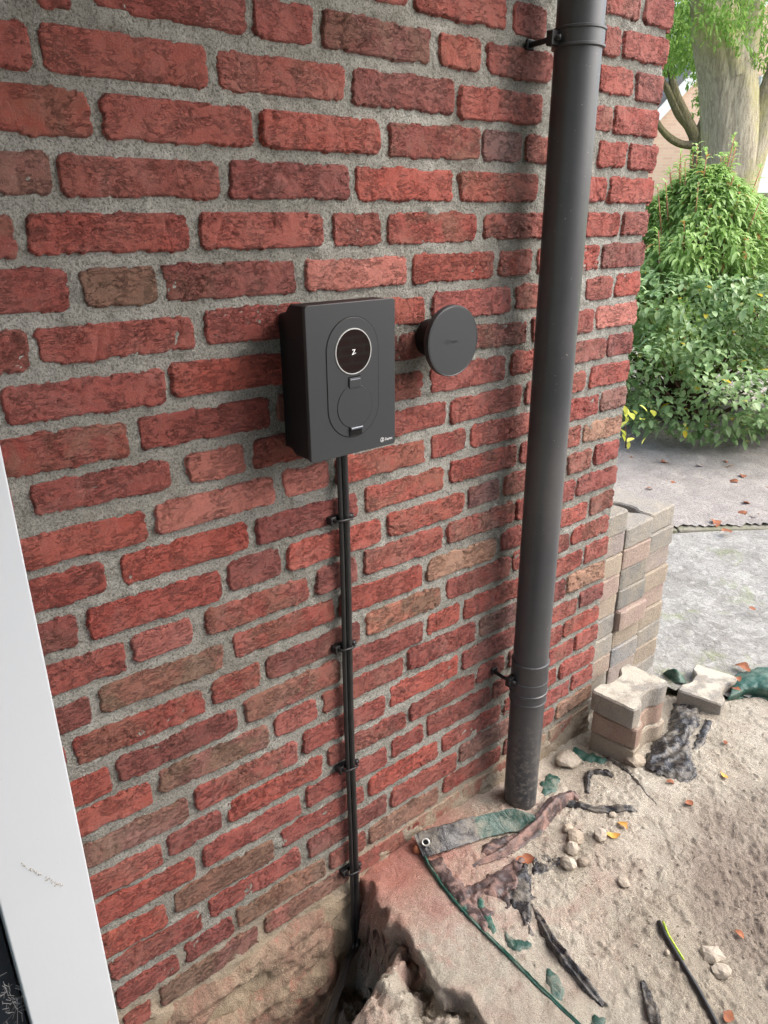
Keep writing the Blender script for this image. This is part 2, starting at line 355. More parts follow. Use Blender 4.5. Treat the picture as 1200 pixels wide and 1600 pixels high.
# ================================================================== BRICK WALL
Z0, PIT = 0.2340233, 0.0625
wall = thing('brick_wall', 'red handmade brick house wall with rough grey mortar, charger and downpipe fixed to it', 'wall', (0, 0, -1.3))
WL = Vector((0, 0, -1.3))
BRICKS = {
 -2: [(1305,1415,-4,4),(1435,1533,2,5)],
 -1: [(763,836,4,7),(849,1045,3,3),(1065,1148,0,2),(1309,1364,-3,1),(1374,1525,-2,3)],
 0: [(315,353,-7,-5),(374,568,5,1),(577,670,-2,3),(684,881,1,1),(900,990,0,4),(1006,1170,0,3),(1308,1418,-1,3),(1430,1522,-2,-2)],
 1: [(236,302,-1,-2),(312,509,0,-1),(520,720,0,1),(732,934,-2,2),(946,1148,-4,-1),(1307,1363,-1,0),(1369,1521,-1,-1)],
 2: [(191,357,2,0),(368,567,0,0),(579,781,0,0),(800,996,-3,2),(1004,1102,0,1),(1113,1219,1,1),(1325,1418,0,3),(1430,1530,-1,1)],
 3: [(144,303,5,2),(311,512,0,-3),(525,723,0,0),(736,936,-1,0),(952,1151,-2,0),(1227,1365,-1,1),(1374,1530,-1,0)],
 4: [(184,254,-1,-2),(265,463,1,-1),(478,673,1,-1),(692,783,0,-3),(797,996,-1,-2),(1013,1216,0,-1),(1306,1421,-1,-2),(1433,1528,-1,0)],
 5: [(126,303,9,-1),(315,411,2,0),(421,623,2,-1),(639,835,0,-3),(850,1045,-2,-2),(1059,1148,0,-2),(1166,1362,-2,0),(1372,1526,1,-1)],
 6: [(165,247,0,-3),(254,456,2,-2),(472,666,5,0),(675,877,0,-5),(896,1093,0,-4),(1110,1204,-1,-2),(1232,1305,-2,-2),(1326,1419,1,0),(1429,1524,4,4)],
 7: [(206,408,-1,-5),(416,625,2,-6),(633,754,-3,-1),(765,938,-1,3),(949,1148,4,-6),(1163,1361,-5,0),(1371,1525,3,2)],
 8: [(160,348,2,-3),(364,564,0,-3),(578,770,0,-3),(780,876,-3,-4),(892,1091,-2,-3),(1108,1237,0,0),(1258,1417,0,-2),(1425,1523,2,0)],
 9: [(59,196,11,7),(217,400,7,0),(425,518,0,-1),(531,716,0,-1),(727,934,-1,-2),(946,1143,-6,-3),(1154,1256,0,-1),(1273,1353,-1,0),(1369,1517,3,-1)],
 10: [(166,356,4,-4),(370,564,2,0),(580,670,3,4),(682,880,2,-2),(896,988,4,-1),(1002,1201,1,-2),(1217,1412,-2,1),(1421,1520,5,1)],
 11: [(124,291,4,3),(311,513,4,1),(528,725,0,-4),(744,932,-2,-3),(947,1140,5,0),(1150,1254,2,0),(1269,1356,3,1),(1365,1516,2,-2)],
 12: [(161,244,3,0),(257,459,1,-5),(472,566,6,0),(580,776,4,-5),(793,988,-1,-4),(1000,1092,5,-1),(1105,1280,4,-2),(1317,1404,3,-1),(1419,1513,6,-1)],
 13: [(120,301,7,-6),(311,404,5,0),(426,618,2,-2),(633,721,7,-2),(736,931,9,1),(945,1142,6,0),(1151,1247,-1,-2),(1260,1351,1,-2),(1359,1518,3,-3)],
 14: [(150,242,-2,-4),(255,452,5,-6),(469,669,7,3),(681,879,7,-3),(893,1091,5,-8),(1107,1202,4,-3),(1215,1409,-2,-4),(1421,1516,3,-1)],
 15: [(51,198,11,0),(209,411,0,-9),(424,513,1,-2),(525,725,0,-2),(739,931,6,0),(948,1144,7,-5),(1149,1252,7,2),(1268,1350,2,-5),(1358,1508,3,0)],
 16: [(157,251,-4,-11),(261,465,-1,-5),(477,676,0,-1),(688,885,5,-2),(898,988,8,2),(1000,1193,4,-5),(1208,1408,-2,-3),(1418,1514,4,-1)],
 17: [(140,307,11,-7),(320,522,9,-6),(533,624,5,2),(636,832,6,1),(845,1039,9,2),(1052,1244,2,-5),(1260,1352,-2,-2),(1359,1512,3,-2)],
 18: [(161,362,8,-11),(375,577,2,-7),(589,783,4,-3),(798,990,5,-1),(1001,1198,5,-2),(1211,1406,-1,-7),(1416,1515,5,-4)],
 19: [(141,309,7,-10),(319,417,6,-5),(430,630,1,-5),(643,840,5,-2),(850,1042,5,-3),(1049,1141,6,3),(1156,1286,4,-1),(1299,1352,-3,-1),(1361,1509,2,-3)],
 20: [(174,361,8,-11),(377,577,3,-7),(590,787,2,-6),(801,891,2,-1),(901,1099,7,-3),(1108,1293,2,-1),(1307,1406,5,0),(1418,1513,5,1)],
 21: [(149,302,4,-11),(316,513,3,-11),(529,727,3,-7),(738,932,0,-5),(946,1139,0,-11),(1153,1350,-5,4),(1359,1508,5,-1)],
 22: [(197,360,4,-7),(374,569,6,-3),(586,786,0,-5),(797,995,-3,-10),(1004,1200,3,-3),(1211,1409,3,0),(1418,1510,11,7)],
 23: [(198,309,-1,-8),(322,416,2,-4),(426,626,8,-7),(636,728,2,-8),(737,938,-1,-11),(954,1149,5,-9),(1160,1244,-2,1),(1258,1354,9,4),(1361,1513,7,9)],
 24: [(202,251,-1,-11),(267,464,5,-5),(479,683,8,2),(700,882,2,-8),(897,1096,11,0),(1109,1197,2,-2)],
}

REDS = [(.23, .037, .027), (.19, .034, .027), (.27, .046, .031), (.21, .042, .034), (.15, .031, .027), (.25, .054, .041)]
BROWN = (.15, .085, .055); TAN = (.33, .20, .13); DULL = (.19, .085, .07); PURP = (.13, .06, .06); PINK = (.42, .14, .11)
# bricks whose colour stands out: (course, x in mm, colour, patch)
SPECIAL = [(5, 350, BROWN, .4), (3, 200, DULL, .3), (14, 350, (.22, .09, .06), 1.0), (17, 480, DULL, .9), (18, 250, DULL, .8), (21, 440, BROWN, .5),
  (23, 520, (.20, .10, .06), .9), (14, 990, TAN, .1), (15, 830, (.36, .14, .09), .9), (12, 1045, PURP, .2), (17, 1150, PURP, .6), (10, 1470, DULL, .2),
  (11, 1440, TAN, .05), (17, 1430, TAN, .4), (23, 845, (.24, .13, .09), .5), (2, 1050, PURP, .1), (5, 735, PINK, .0), (6, 990, (.30, .07, .06), .0),
  (9, 470, PINK, .1), (23, 1430, TAN, .7), (24, 990, DULL, .8), (22, 1200, DULL, .4), (24, 580, (.26, .10, .08), .7), (24, 360, DULL, 1.0),
  (16, 560, (.26, .06, .05), .7), (7, 1440, PINK, .1), (10, 620, PINK, 0), (10, 500, PINK, .1), (13, 360, (.30, .09, .075), 0), (15, 120, (.3, .06, .05), .2)]
def brick_mesh(L, H, seed, prot, tilt, crease, x_world, end_depth=None, step=.0024):
    ex = .004; nx = max(6, int((L+2*ex)/step)); nz = max(5, int((H+2*ex)/step))
    u = np.linspace(-L/2-ex, L/2+ex, nx); v = np.linspace(-H/2-ex, H/2+ex, nz); U, V = np.meshgrid(u, v)
    s = seed*13.7
    wob = fbm(U*28+s, V*28, 0, 3)*.0024+fbm(U*95+s, V*95, 4, 2)*.0013
    r = .006+.005*abs(math.sin(seed*2.3))
    dx = np.abs(U)-(L/2-r); dz = np.abs(V+tilt*U)-(H/2-r)
    d = np.hypot(np.maximum(dx, 0), np.maximum(dz, 0))+np.minimum(np.maximum(dx, dz), 0)-r
    d = -(d+wob)                                   # inside distance
    e = sstep(-.0004, .0009, d)
    y = -prot*e+.006*(1-e)
    if crease is not None:
        ang, amp, dens = crease; ca, sa = math.cos(ang), math.sin(ang)
        a = U*ca+V*sa; b = -U*sa+V*ca
        w1 = fbm(a*24+s, b*30, 1.5, 3)
        n1 = pn(a*16+s+w1*.8, b*(60+10*math.sin(s))+w1*1.3, .5); n2 = pn(a*40-s+w1*.9, b*95+w1, 4.5)
        m = sstep(-.15, .35, fbm(U*20-s, V*26, 8.5, 2)+dens)
        y = y+e*m*amp*(.0030*np.exp(-np.abs(n1)/.06)+.0014*n1)
        y = y+e*.0010*np.maximum(fbm(U*60+s, V*60, 2.2, 2), 0)*amp
    y = y+e*(.0007*fbm(U*35+s, V*35, 3.3, 3)+.0006*pn(U*160+s, V*160, 1))
    y = y-e*.0010*sstep(.2, .6, fbm(U*9+s, V*9, 6.1, 2))
    P = np.stack([U, y, V], -1).reshape(-1, 3); F = grid_faces(nx, nz)
    # closed box behind the face
    ring = list(range(nx))+[nx*(j+1)-1 for j in range(1, nz)]+[nx*nz-1-i for i in range(1, nx)]+[nx*(nz-1-j) for j in range(1, nz-1)]
    back = P[ring].copy(); D = end_depth or .03; back[:, 1] = D
    if end_depth:                                    # the corner brick turns the corner with a real end face
        back[:, 0] = np.where(back[:, 0] > 0, L/2, back[:, 0])
    k = len(P); n = len(ring); side = [(ring[i], k+i, k+(i+1) % n, ring[(i+1) % n]) for i in range(n)]
    P = np.vstack([P, back]); F = np.vstack([F, np.array(side)])
    return np_mesh('brick', P, F)
n_b = 0
def add_brick(xc, zc, L, H, k, col, patch, seed, crease, prot, tilt, end=None, name='brick'):
    me = brick_mesh(L, H, seed, prot, tilt, crease, xc, end); o = link(name, me, wall, M['brick'])
    o.location = (xc, 0, zc+1.3); o.color = (*col, patch); return o
srt = 0
for k, row in BRICKS.items():
    for (a, b, d0, d1) in row:
        x0, x1 = a/1000, b/1000
        if k == 24 and x0 > .74: continue
        srt += 1; xc = (x0+x1)/2; L = x1-x0; rr = random.Random(srt)
        zc = Z0-PIT*k+(d0+d1)/2000*.8; tilt = -(d1-d0)/1000/L*.6 if L > .12 else 0
        H = .0465+rr.uniform(-.0025, .003); cr = rr.random()
        crease = (rr.uniform(-.35, .35) if cr < .8 else rr.uniform(.8, 1.4), rr.choice([.35, .8, 1.15, 1.35]), rr.uniform(-.2, .35))
        col = rr.choice(REDS); j = rr.uniform(.92, 1.24); col = tuple(c*j for c in col); patch = rr.choice([0, 0, .1, .25, .45]); lab = None
        for (kk, xx, cc, pp) in SPECIAL:
            if kk == k and x0-.01 <= xx/1000 <= x1+.01: col, patch = cc, pp; lab = {BROWN: 'brown weathered brick', TAN: 'tan brick', PURP: 'dark purplish brick', PINK: 'pale pinkish brick', DULL: 'dull brown-red brick'}.get(cc)
        o = add_brick(xc, zc, L, H, k, col, patch, srt, crease, .0022+rr.uniform(-.0012, .0020), tilt, .095 if x1 > 1.49 else None)
        if lab: o['label'] = lab
        n_b += 1
# dirty courses just above the sand, right of the trench
for k, xs in ((24, [(.742, .80), (.812, 1.01), (1.02, 1.22), (1.232, 1.33), (1.342, 1.51)]), (25, [(.74, .87), (.884, 1.08), (1.09, 1.28), (1.29, 1.40), (1.412, 1.512)])):
    for (x0, x1) in xs:
        srt += 1; rr = random.Random(srt)
        o = add_brick((x0+x1)/2, Z0-PIT*k, x1-x0, .046, k, (.24, .12, .09), .9, srt, (0, .6, .1), .001, 0, .095 if x1 > 1.49 else None); o.data.materials[0] = M['dirty']; n_b += 1
        o['label'] = 'sand smeared brick of the lowest courses'
# mortar face
xa, xb, za, zb = -.9, 1.516, -1.62, 1.2
def mortar_grid(x0, x1, z0, z1, st):
    nx = int((x1-x0)/st)+1; nz = int((z1-z0)/st)+1
    X, Z = np.meshgrid(np.linspace(x0, x1, nx), np.linspace(z0, z1, nz))
    y = .0016*fbm(X*30, Z*30, 1, 4)+.0012*pn(X*130, Z*130, 3)+.0021
    y += .0024*sstep(.25, .6, fbm(X*11, Z*16, 5, 3))-.0022*sstep(.2, .5, fbm(X*14+5, Z*20, 9, 3))
    y -= .006*sstep(-1.235, -1.31, Z+.03*fbm(X*9, Z*9, 2, 3))*sstep(.1, .5, .4+fbm(X*12, Z*12, 4, 3))   # mortar smeared over the lowest courses
    X = X+np.where(X > 1.505, .003*fbm(Z*40, X*40, 7, 3), 0)
    P = np.stack([X, y, Z+1.3], -1).reshape(-1, 3); return P, grid_faces(nx, nz)
P, F = mortar_grid(0.0, xb, -1.5, .42, .0036); link('mortar', np_mesh('mortar', P, F), wall, M['mortar'])
P, F = mortar_grid(0.0, xb, .4205, zb, .02); link('mortar', np_mesh('mortar', P, F), wall, M['mortar'])
P, F = mortar_grid(xa, -.001, za, zb, .03); link('mortar', np_mesh('mortar', P, F), wall, M['mortar'])
box('wall_core', (xa, .0135, za+1.3), (1.505, .30, zb+1.3), M['mortar'], wall)
# courses above the picture, left of the post and round the corner: too many to pick apart, one part
bm = bmesh.new(); rr = random.Random(5)
def sb(x0, x1, z, y0=-.003, y1=.012): bm_box(bm, (x0, y0, z-.023+1.3), (x1, y1, z+.023+1.3), .003, 1)
for k in list(range(-15, -2)):
    x = 1.512; f = k % 2
    w = .197 if f else .095
    while x > -.85:
        sb(x-w, x, Z0-PIT*k); x -= w+.012; w = .197 if rr.random() < .75 else .095
for k in range(-2, 25):
    x = -.02-(.1 if k % 2 else 0)
    while x > -.85: sb(max(x-.197, -.88), x, Z0-PIT*k); x -= .209
for k in range(-15, 26):
    y = .108 if k % 2 == 0 else .11
    while y < .27: bm_box(bm, (1.49, y, Z0-PIT*k-.023+1.3), (1.5115, min(y+.095, .298), Z0-PIT*k+.023+1.3), .003, 1); y += .107
o = link('brick_course', bm_mesh('brick_course', bm), wall, M['brick']); o.color = (.28, .05, .037, .1); tag(o, kind='stuff')
# footing below the wall, laid bare in the trench
nx, nz = 260, 130; X, Zg = np.meshgrid(np.linspace(-.1, .80, nx), np.linspace(-1.72, -1.262, nz))
edge = -1.290+.014*fbm(X*8, 0, 3, 3)-.012*sstep(.3, .1, X)
out = sstep(0, -.05, Zg-edge)*(.020+.02*sstep(-1.33, -1.5, Zg))*sstep(.665, .60, X)-.012*sstep(.62, .67, X)*sstep(0, -.02, Zg-edge)
y = .006-out+(.012*fbm(X*9, Zg*14, 2, 4)+.004*fbm(X*45, Zg*45, 6, 3)-.012*np.maximum(0, fbm(X*16, Zg*24, 8, 2)))*sstep(0, -.02, Zg-edge)
hole = np.exp(-(((X-.41)/.05)**2+((Zg+1.385)/.028)**2)**1.5); y = y+hole*.075
y = np.where(Zg > edge+.004, .02, y)
P = np.stack([X, y, Zg+1.3], -1).reshape(-1, 3); o = link('footing', np_mesh('footing', P, grid_faces(nx, nz)), wall, M['footing'])
o['label'] = 'crumbling sandy footing under the lowest brick course'

# ================================================================== DOWNPIPE
dp = thing('downpipe', 'tall dark grey plastic downpipe standing in front of the brick wall', 'downpipe', (1.1463, -.070, -1.32))
pr = .0385
def ringpipe(name, prof, mat=M['pipe'], par=dp, n=64):
    bm = bmesh.new(); lathe(bm, prof, n); me = bm_mesh(name, bm); smooth_by_angle(me, 30); return link(name, me, par, mat)
zz = 1.32
ringpipe('pipe', [(pr, -.03), (pr, 2.52)])
ztop = on_wall(905, 33, -.1)[2]; ztop2 = on_wall(905, 68, -.1)[2]
zb1 = on_wall(826, 1050, -.10)[2]; zb2 = on_wall(826, 1096, -.10)[2]; zb3 = on_wall(826, 1109, -.10)[2]
def band(name, z0_, z1_, r1, lip=.0022, par=dp):
    a, b = z0_+zz, z1_+zz
    return ringpipe(name, [(pr-.001, a-.001), (r1-.0005, a), (r1+lip, a+.001), (r1+lip, a+.004), (r1, a+.0055), (r1, b-.0055), (r1+lip, b-.004), (r1+lip, b-.001), (r1-.0005, b), (pr-.001, b+.001)], par=par)
cl = band('pipe_clamp', ztop2, ztop, pr+.0025)
sl = ringpipe('sleeve', [(pr-.001, zb3+zz-.0005), (pr+.0028, zb3+zz), (pr+.0034, zb3+zz+.003), (pr+.0020, zb3+zz+.005), (pr+.0020, zb2+zz-.002), (pr+.0042, zb2+zz), (pr+.0042, zb2+zz+.004), (pr+.0026, zb2+zz+.0055), (pr+.0026, zb1+zz-.002), (pr+.0034, zb1+zz), (pr-.001, zb1+zz+.002)])
cl2 = ringpipe('pipe_clamp', [(pr+.0032, (zb1+zb2)/2+zz-.010), (pr+.0040, (zb1+zb2)/2+zz-.0085), (pr+.0036, (zb1+zb2)/2+zz-.006), (pr+.0032, (zb1+zb2)/2+zz-.0055)])
def bracket(par, zc, dirt=False):
    # lug on the left of the clamp, with screw and wall rod
    bm = bmesh.new(); bm_box(bm, (-.060, .006, zc-.011), (-.034, .019, zc+.011), .002); b1 = link('lug', bm_mesh('lug', bm), par, M['black'])
    tube('screw', [(-.049, -.002, zc), (-.049, .026, zc)], .0045, M['black'], par, 10)
    tube('wall_rod', [(-.050, .012, zc), (-.050, .032, zc-.001), (-.046, .075, zc-.002)], .0042, M['black'], par, 10)
    bm = bmesh.new(); bm_box(bm, (-.055, .060, zc-.009), (-.037, .066, zc+.007), .002); link('wall_plate', bm_mesh('wall_plate', bm), par, M['black'])
bracket(cl, (ztop+ztop2)/2+zz-.003); bracket(cl2, (zb1+zb2)/2+zz-.002)

# ================================================================== CHARGER
ch = thing('wall_charger', 'dark grey box shaped car charger mounted on the brick wall', 'charger', (.646, 0, -.2165))
CX, CZ = .646, -.2165
def rrect(x0, x1, z0, z1, r, y, n=6):
    P = []
    for (cx, cz, a0) in ((x1-r, z1-r, 0), (x0+r, z1-r, 90), (x0+r, z0+r, 180), (x1-r, z0+r, 270)):
        for i in range(n+1):
            a = R_(a0+90*i/n); P.append((cx+r*math.cos(a)-CX, y, cz+r*math.sin(a)-CZ))
    return P
x0, x1, z0_, z1_ = .5672, .7250, -.3255, -.1082
bm = bmesh.new(); loft(bm, [rrect(x0+.020, x1-.020, z0_-.002, z1_-.018, .008, -.004), rrect(x0+.018, x1-.018, z0_-.001, z1_-.016, .008, -.020), rrect(x0+.0012, x1-.0012, z0_+.0012, z1_-.0012, .006, -.058), rrect(x0+.0012, x1-.0012, z0_+.0012, z1_-.0012, .006, -.0945)])
me = bm_mesh('back_body', bm); smooth_by_angle(me, 30); link('back_body', me, ch, M['hull'])
bm = bmesh.new(); loft(bm, [rrect(x0, x1, z0_, z1_, .005, -.094), rrect(x0, x1, z0_, z1_, .005, -.0992), rrect(x0+.0008, x1-.0008, z0_+.0008, z1_-.0008, .0045, -.1)])
me = bm_mesh('front_cover', bm); smooth_by_angle(me, 25); link('front_cover', me, ch, M['shell'])
def stadium(cx, z_lo, z_hi, hw, y, n=28):
    P = []
    for i in range(n+1): a = math.pi*i/n; P.append((cx+hw*math.cos(a)-CX, y, z_hi-hw+hw*math.sin(a)-CZ))
    for i in range(n+1): a = math.pi+math.pi*i/n; P.append((cx+hw*math.cos(a)-CX, y, z_lo+hw+hw*math.sin(a)-CZ))
    return P
def slab(name, loops, mat, par, deg=25):
    bm = bmesh.new(); loft(bm, loops); me = bm_mesh(name, bm); smooth_by_angle(me, deg); return link(name, me, par, mat)
ox = .6455
slab('groove', [stadium(ox, -.3005, -.1275, .0470, -.0995), stadium(ox, -.3005, -.1275, .0470, -.10015)], M['groove'], ch)
slab('panel', [stadium(ox, -.2994, -.1286, .0459, -.0995), stadium(ox, -.2994, -.1286, .0459, -.10055), stadium(ox, -.2990, -.1290, .0455, -.1009)], M['shell'], ch)
def circ(cx, cz, r, y, n=56, lo=0, hi=360): return [(cx+r*math.cos(R_(lo+(hi-lo)*i/n))-CX, y, cz+r*math.sin(R_(lo+(hi-lo)*i/n))-CZ) for i in range(n)]
sx_, sz_ = .6462, -.1758
ds = slab('display', [circ(sx_, sz_, .0310, -.1002), circ(sx_, sz_, .0310, -.1013)], M['glass'], ch)
bm = bmesh.new(); rows = loft(bm, [circ(sx_, sz_, .0308, -.1012), circ(sx_, sz_, .0308, -.1020), circ(sx_, sz_, .0320, -.1020), circ(sx_, sz_, .0324, -.1008)], cap=False); me = bm_mesh('display_ring', bm); smooth_by_angle(me, 40); link('display_ring', me, ch, M['sheen_ring'])
fx_, fz_ = .6470, -.2545
slab('groove', [circ(fx_, fz_, .0322, -.1005), circ(fx_, fz_, .0322, -.10105)], M['groove'], ch)
fl = slab('socket_flap', [circ(fx_, fz_, .0316, -.1007), circ(fx_, fz_, .0316, -.1012), circ(fx_, fz_, .0312, -.1015)], M['shell'], ch)
def cbox(name, xa, xb, za, zb, ya, yb, mat, par, bev=.0004): 
    return box(name, (xa-CX, ya, za-CZ), (xb-CX, yb, zb-CZ), mat, par, bev, 1)
cbox('hinge_recess', fx_-.0112, fx_+.0112, -.2245, -.2105, -.1012, -.1005, M['groove'], ch, .0001)
cbox('hinge', fx_-.0102, fx_+.0102, -.2270, -.2128, -.1030, -.1006, M['shell'], fl)
cbox('hinge_edge', fx_-.0098, fx_+.0098, -.2152, -.2130, -.1034, -.1029, M['latch'], fl, .0009)  # strip coloured paler to carry the sky highlight along the hinge top
cbox('latch_recess', fx_-.0112, fx_+.0112, -.2975, -.2840, -.1022, -.1005, M['groove'], ch, .0001)
cbox('latch', fx_-.0112, fx_+.0112, -.2880, -.2845, -.1062, -.1006, M['latch'], fl, .0009)  # latch lip, with its sky highlight put into the base colour
def text_mesh(name, body, size, mat, par, loc, rot=(math.pi/2, 0, 0), ext=.0001, bold=False):
    cu = bpy.data.curves.new(name, 'FONT'); cu.body = body; cu.size = size; cu.extrude = ext; cu.align_x = 'LEFT'; cu.align_y = 'CENTER'; cu.resolution_u = 4
    if bold: cu.offset = size*.012
    t = bpy.data.objects.new(name, cu); me = bpy.data.meshes.new_from_object(t); bpy.data.objects.remove(t)
    me.name = name; o = link(name, me, par, None); me.materials.clear(); me.materials.append(mat); o.location = loc; o.rotation_euler = rot; return o
def emblem(par, cx, cz, y, r, mat, s=1.0, ring=True):
    if ring:
        bm = bmesh.new(); n = 32; L = lambda rad: [(cx+rad*math.cos(2*math.pi*i/n), y, cz+rad*math.sin(2*math.pi*i/n)) for i in range(n)]
        loft(bm, [L(r), L(r*.84)], cap=False); link('logo_ring', bm_mesh('logo_ring', bm), par, mat)
    z = [(-.26, .44), (.34, .44), (.36, .32), (-.08, -.22), (.50, -.10), (.46, -.20), (-.34, -.42), (-.34, -.34), (.14, .31), (-.26, .31)]
    bm = bmesh.new(); bm.faces.new([bm.verts.new((cx+a*r*s*1.3, y, cz+b*r*s*1.3)) for a, b in z]); link('logo_bolt', bm_mesh('logo_bolt', bm), par, mat)
emblem(ch, sx_-CX, sz_-CZ-.001, -.1015, .0070, M['print'], 1.0, False)
emblem(ch, .6985-CX, -.3150-CZ, -.1003, .0036, M['print'])
text_mesh('lettering', 'Zaptec', .0054, M['print'], ch, (.7036-CX, -.1003, -.3152-CZ))

# ================================================================== ROUND HOLDER
hd = thing('cable_holder', 'round flat dark grey plate standing off the wall right of the charger', 'cable holder', (.8825, 0, -.1905))
bm = bmesh.new(); lathe(bm, [(.028, -.002), (.031, -.006), (.032, -.044), (.044, -.052)], 48, 'y'); me = bm_mesh('stem', bm); smooth_by_angle(me, 30); link('stem', me, hd, M['hull'])
bm = bmesh.new(); lathe(bm, [(.044, -.050), (.0565, -.054), (.0578, -.056), (.0578, -.0635), (.0572, -.0648), (.0562, -.0650), (.0552, -.0643)], 96, 'y'); me = bm_mesh('rim', bm); smooth_by_angle(me, 30); link('rim', me, hd, M['shell'])
bm = bmesh.new(); lathe(bm, [(.0553, -.060), (.0553, -.0646), (.0548, -.0649)], 96, 'y'); me = bm_mesh('plate', bm); smooth_by_angle(me, 30); link('plate', me, hd, M['shell'])
emblem(hd, -.0145, 0, -.0652, .0044, M['dimprint']); text_mesh('lettering', 'Zaptec', .0068, M['dimprint'], hd, (-.0085, -.0651, 0))

# ================================================================== CABLES
cx_ = .6880
ca = thing('charging_cable', 'thicker of the two black cables running down from the charger into the trench', 'cable', (cx_, -.02, -1.5), 'black cables clipped to the wall')
def cpts(x, y, end):
    pts = [(x, y, z) for z in np.linspace(-.30, -1.40, 24)]; return pts+end
def curve_down(x, y, r, targets):
    P = [Vector((x+.0012*math.sin(z*9), y, z)) for z in np.linspace(-.31, -1.40, 26)]
    T = [P[-1]]+[Vector(t) for t in targets]
    for a, b, c, d in zip([P[-2]]+T, T, T[1:], T[2:]+[T[-1]]):
        for i in range(1, 8):
            t = i/7; P.append(0.5*((2*b)+(c-a)*t+(2*a-5*b+4*c-d)*t*t+(3*b-a-3*c+d)*t**3))
    return P
e1 = on_wall(546, 1500, -.035); e2 = on_wall(530, 1548, -.085); e3 = on_wall(500, 1625, -.18)
P1 = curve_down(cx_, -.016, .0078, [(cx_-.002, -.018, -1.46), tuple(e1), tuple(e2), tuple(e3)])
tube('sheath', [p-Vector((cx_, -.02, -1.5)) for p in P1], .0060, M['cable'], ca, 16)
ca2 = thing('data_cable', 'thinner black cable running down on the left side of the thick cable', 'cable', (cx_-.015, -.02, -1.5), 'black cables clipped to the wall')
P2 = [p+Vector((-.0098, .0015, 0)) for p in P1]
tube('sheath', [p-Vector((cx_-.015, -.02, -1.5)) for p in P2], .0043, M['cable'], ca2, 14)
words = ['uppermost', 'second from the top', 'third from the top', 'lowest']
clip0 = None
for i, (px, py) in enumerate(((530, 806), (532, 1006), (542, 1190), (545, 1352))):
    z = on_wall(px, py)[2]
    if clip0 is None:
        c = thing('cable_clip', '', 'cable clip', (cx_-.006, 0, z), 'clips holding the black cables')
        bm = bmesh.new(); bm_box(bm, (-.0245, -.013, -.0065), (-.0105, .001, .0065), .0015); bm_box(bm, (-.0245, -.017, -.0065), (-.0205, -.011, .0065), .001); link('jaw', bm_mesh('jaw', bm), c, M['black'])
        bm = bmesh.new(); bm_box(bm, (-.012, -.0075, -.006), (.020, .001, .006), .0015); link('saddle', bm_mesh('saddle', bm), c, M['black'])
        tube('strap', [(-.018, -.012, 0), (-.014, -.0215, .001), (-.008, -.0235, .001), (.006, -.0262, .001), (.0135, -.0225, 0), (.0165, -.012, 0)], .0022, M['black'], c, 8)
        tube('peg', [(.0135, -.012, 0), (.0225, -.012, 0)], [.0042, .0048], M['black'], c, 12); clip0 = c
    else:
        c = clip0.copy(); COL.objects.link(c); c.location = (cx_-.006, 0, z)
        for chd in [q for q in COL.objects if q.parent == clip0]:
            q = chd.copy(); COL.objects.link(q); q.parent = c
    c['label'] = words[i]+' of the four small black clips on the wall cables'

# dry straw stuck in the mortar at the top
tube('twig', [tuple(on_wall(552, 18, -.006)), tuple(on_wall(549, 21, -.010)), tuple(on_wall(534, 34, -.008))], .0009, M['twig'], None, 6)
tag(bpy.data.objects['twig'], 'tiny dark twig stuck on a brick at the top edge of the wall', 'twig')

# ================================================================== WHITE POST, DARK DOOR
k = NT('white_paint', .42, .4); v = k.scaled((1, 1, .08)); n = k.noise(120, 4, .6, .2, vec=v)
c = k.mix(k.ramp(k.noise(6, 4, .6), [(.4, 0.0), (.7, .3)]), (.60, .63, .66), (.56, .59, .62))
c = k.mix(k.ramp(k.noise(260, 2, .5), [(.74, 0.0), (.77, .6)]), c, (.30, .27, .22))
M['white'] = k.done(c, k.bump(n, .12, .0008))
post = thing('white_post', 'white painted wooden post standing before the brick wall at the left edge', 'post', (.12, -.12, -1.5))
pl, pr_ = on_wall(50, 1600, -.15)[0], on_wall(187, 1600, -.15)[0]
box('post_board', (pl-.12, -.03, -.2), (pr_-.12, .075, 2.6), M['white'], post, .002, 3)
bm = bmesh.new(); rr = random.Random(3); A, B = on_wall(34, 1350, -.15), on_wall(98, 1385, -.15)
for i in range(70):
    t = rr.random(); s = rr.uniform(.0003, .0012); q = A+(B-A)*t+np.array([rr.gauss(0, .001), 0, rr.gauss(0, .0018)])
    bmesh.ops.create_icosphere(bm, subdivisions=1, radius=s, matrix=Matrix.Translation((q[0]-.12, -.0302, q[2]+1.5)))
tag(link('dirt_speck', bm_mesh('dirt_speck', bm), post, mat_simple('dirt_speck', (.42, .39, .34), .9, .1)), kind='stuff')
dr = thing('dark_door', 'dark blue-black door edge with cobwebs left of the white post', 'door', (-.3, -.13, -1.6))
dk = mat_simple('navy_door_paint', (.012, .018, .026), .35, .5)
box('door_leaf', (-.62, 0, -.1), (pl+.3-.003, .05, 2.7), dk, dr, .002)
rr = random.Random(8)
C0 = on_wall(18, 1560, -.132)
bm = bmesh.new()
for i in range(70):
    a = Vector((C0[0]+.3+rr.gauss(0, .007), -.002, C0[2]+1.6+rr.gauss(0, .022))); b = a+Vector((rr.gauss(0, .007), rr.uniform(-.001, 0), rr.gauss(0, .009)))
    d = Vector((.00022, 0, .00022)); bm.faces.new([bm.verts.new(p) for p in (a-d, b-d, b+d, a+d)])
tag(link('cobweb', bm_mesh('cobweb', bm), dr, mat_simple('cobweb', (.55, .55, .55), .9, .1)), kind='stuff')
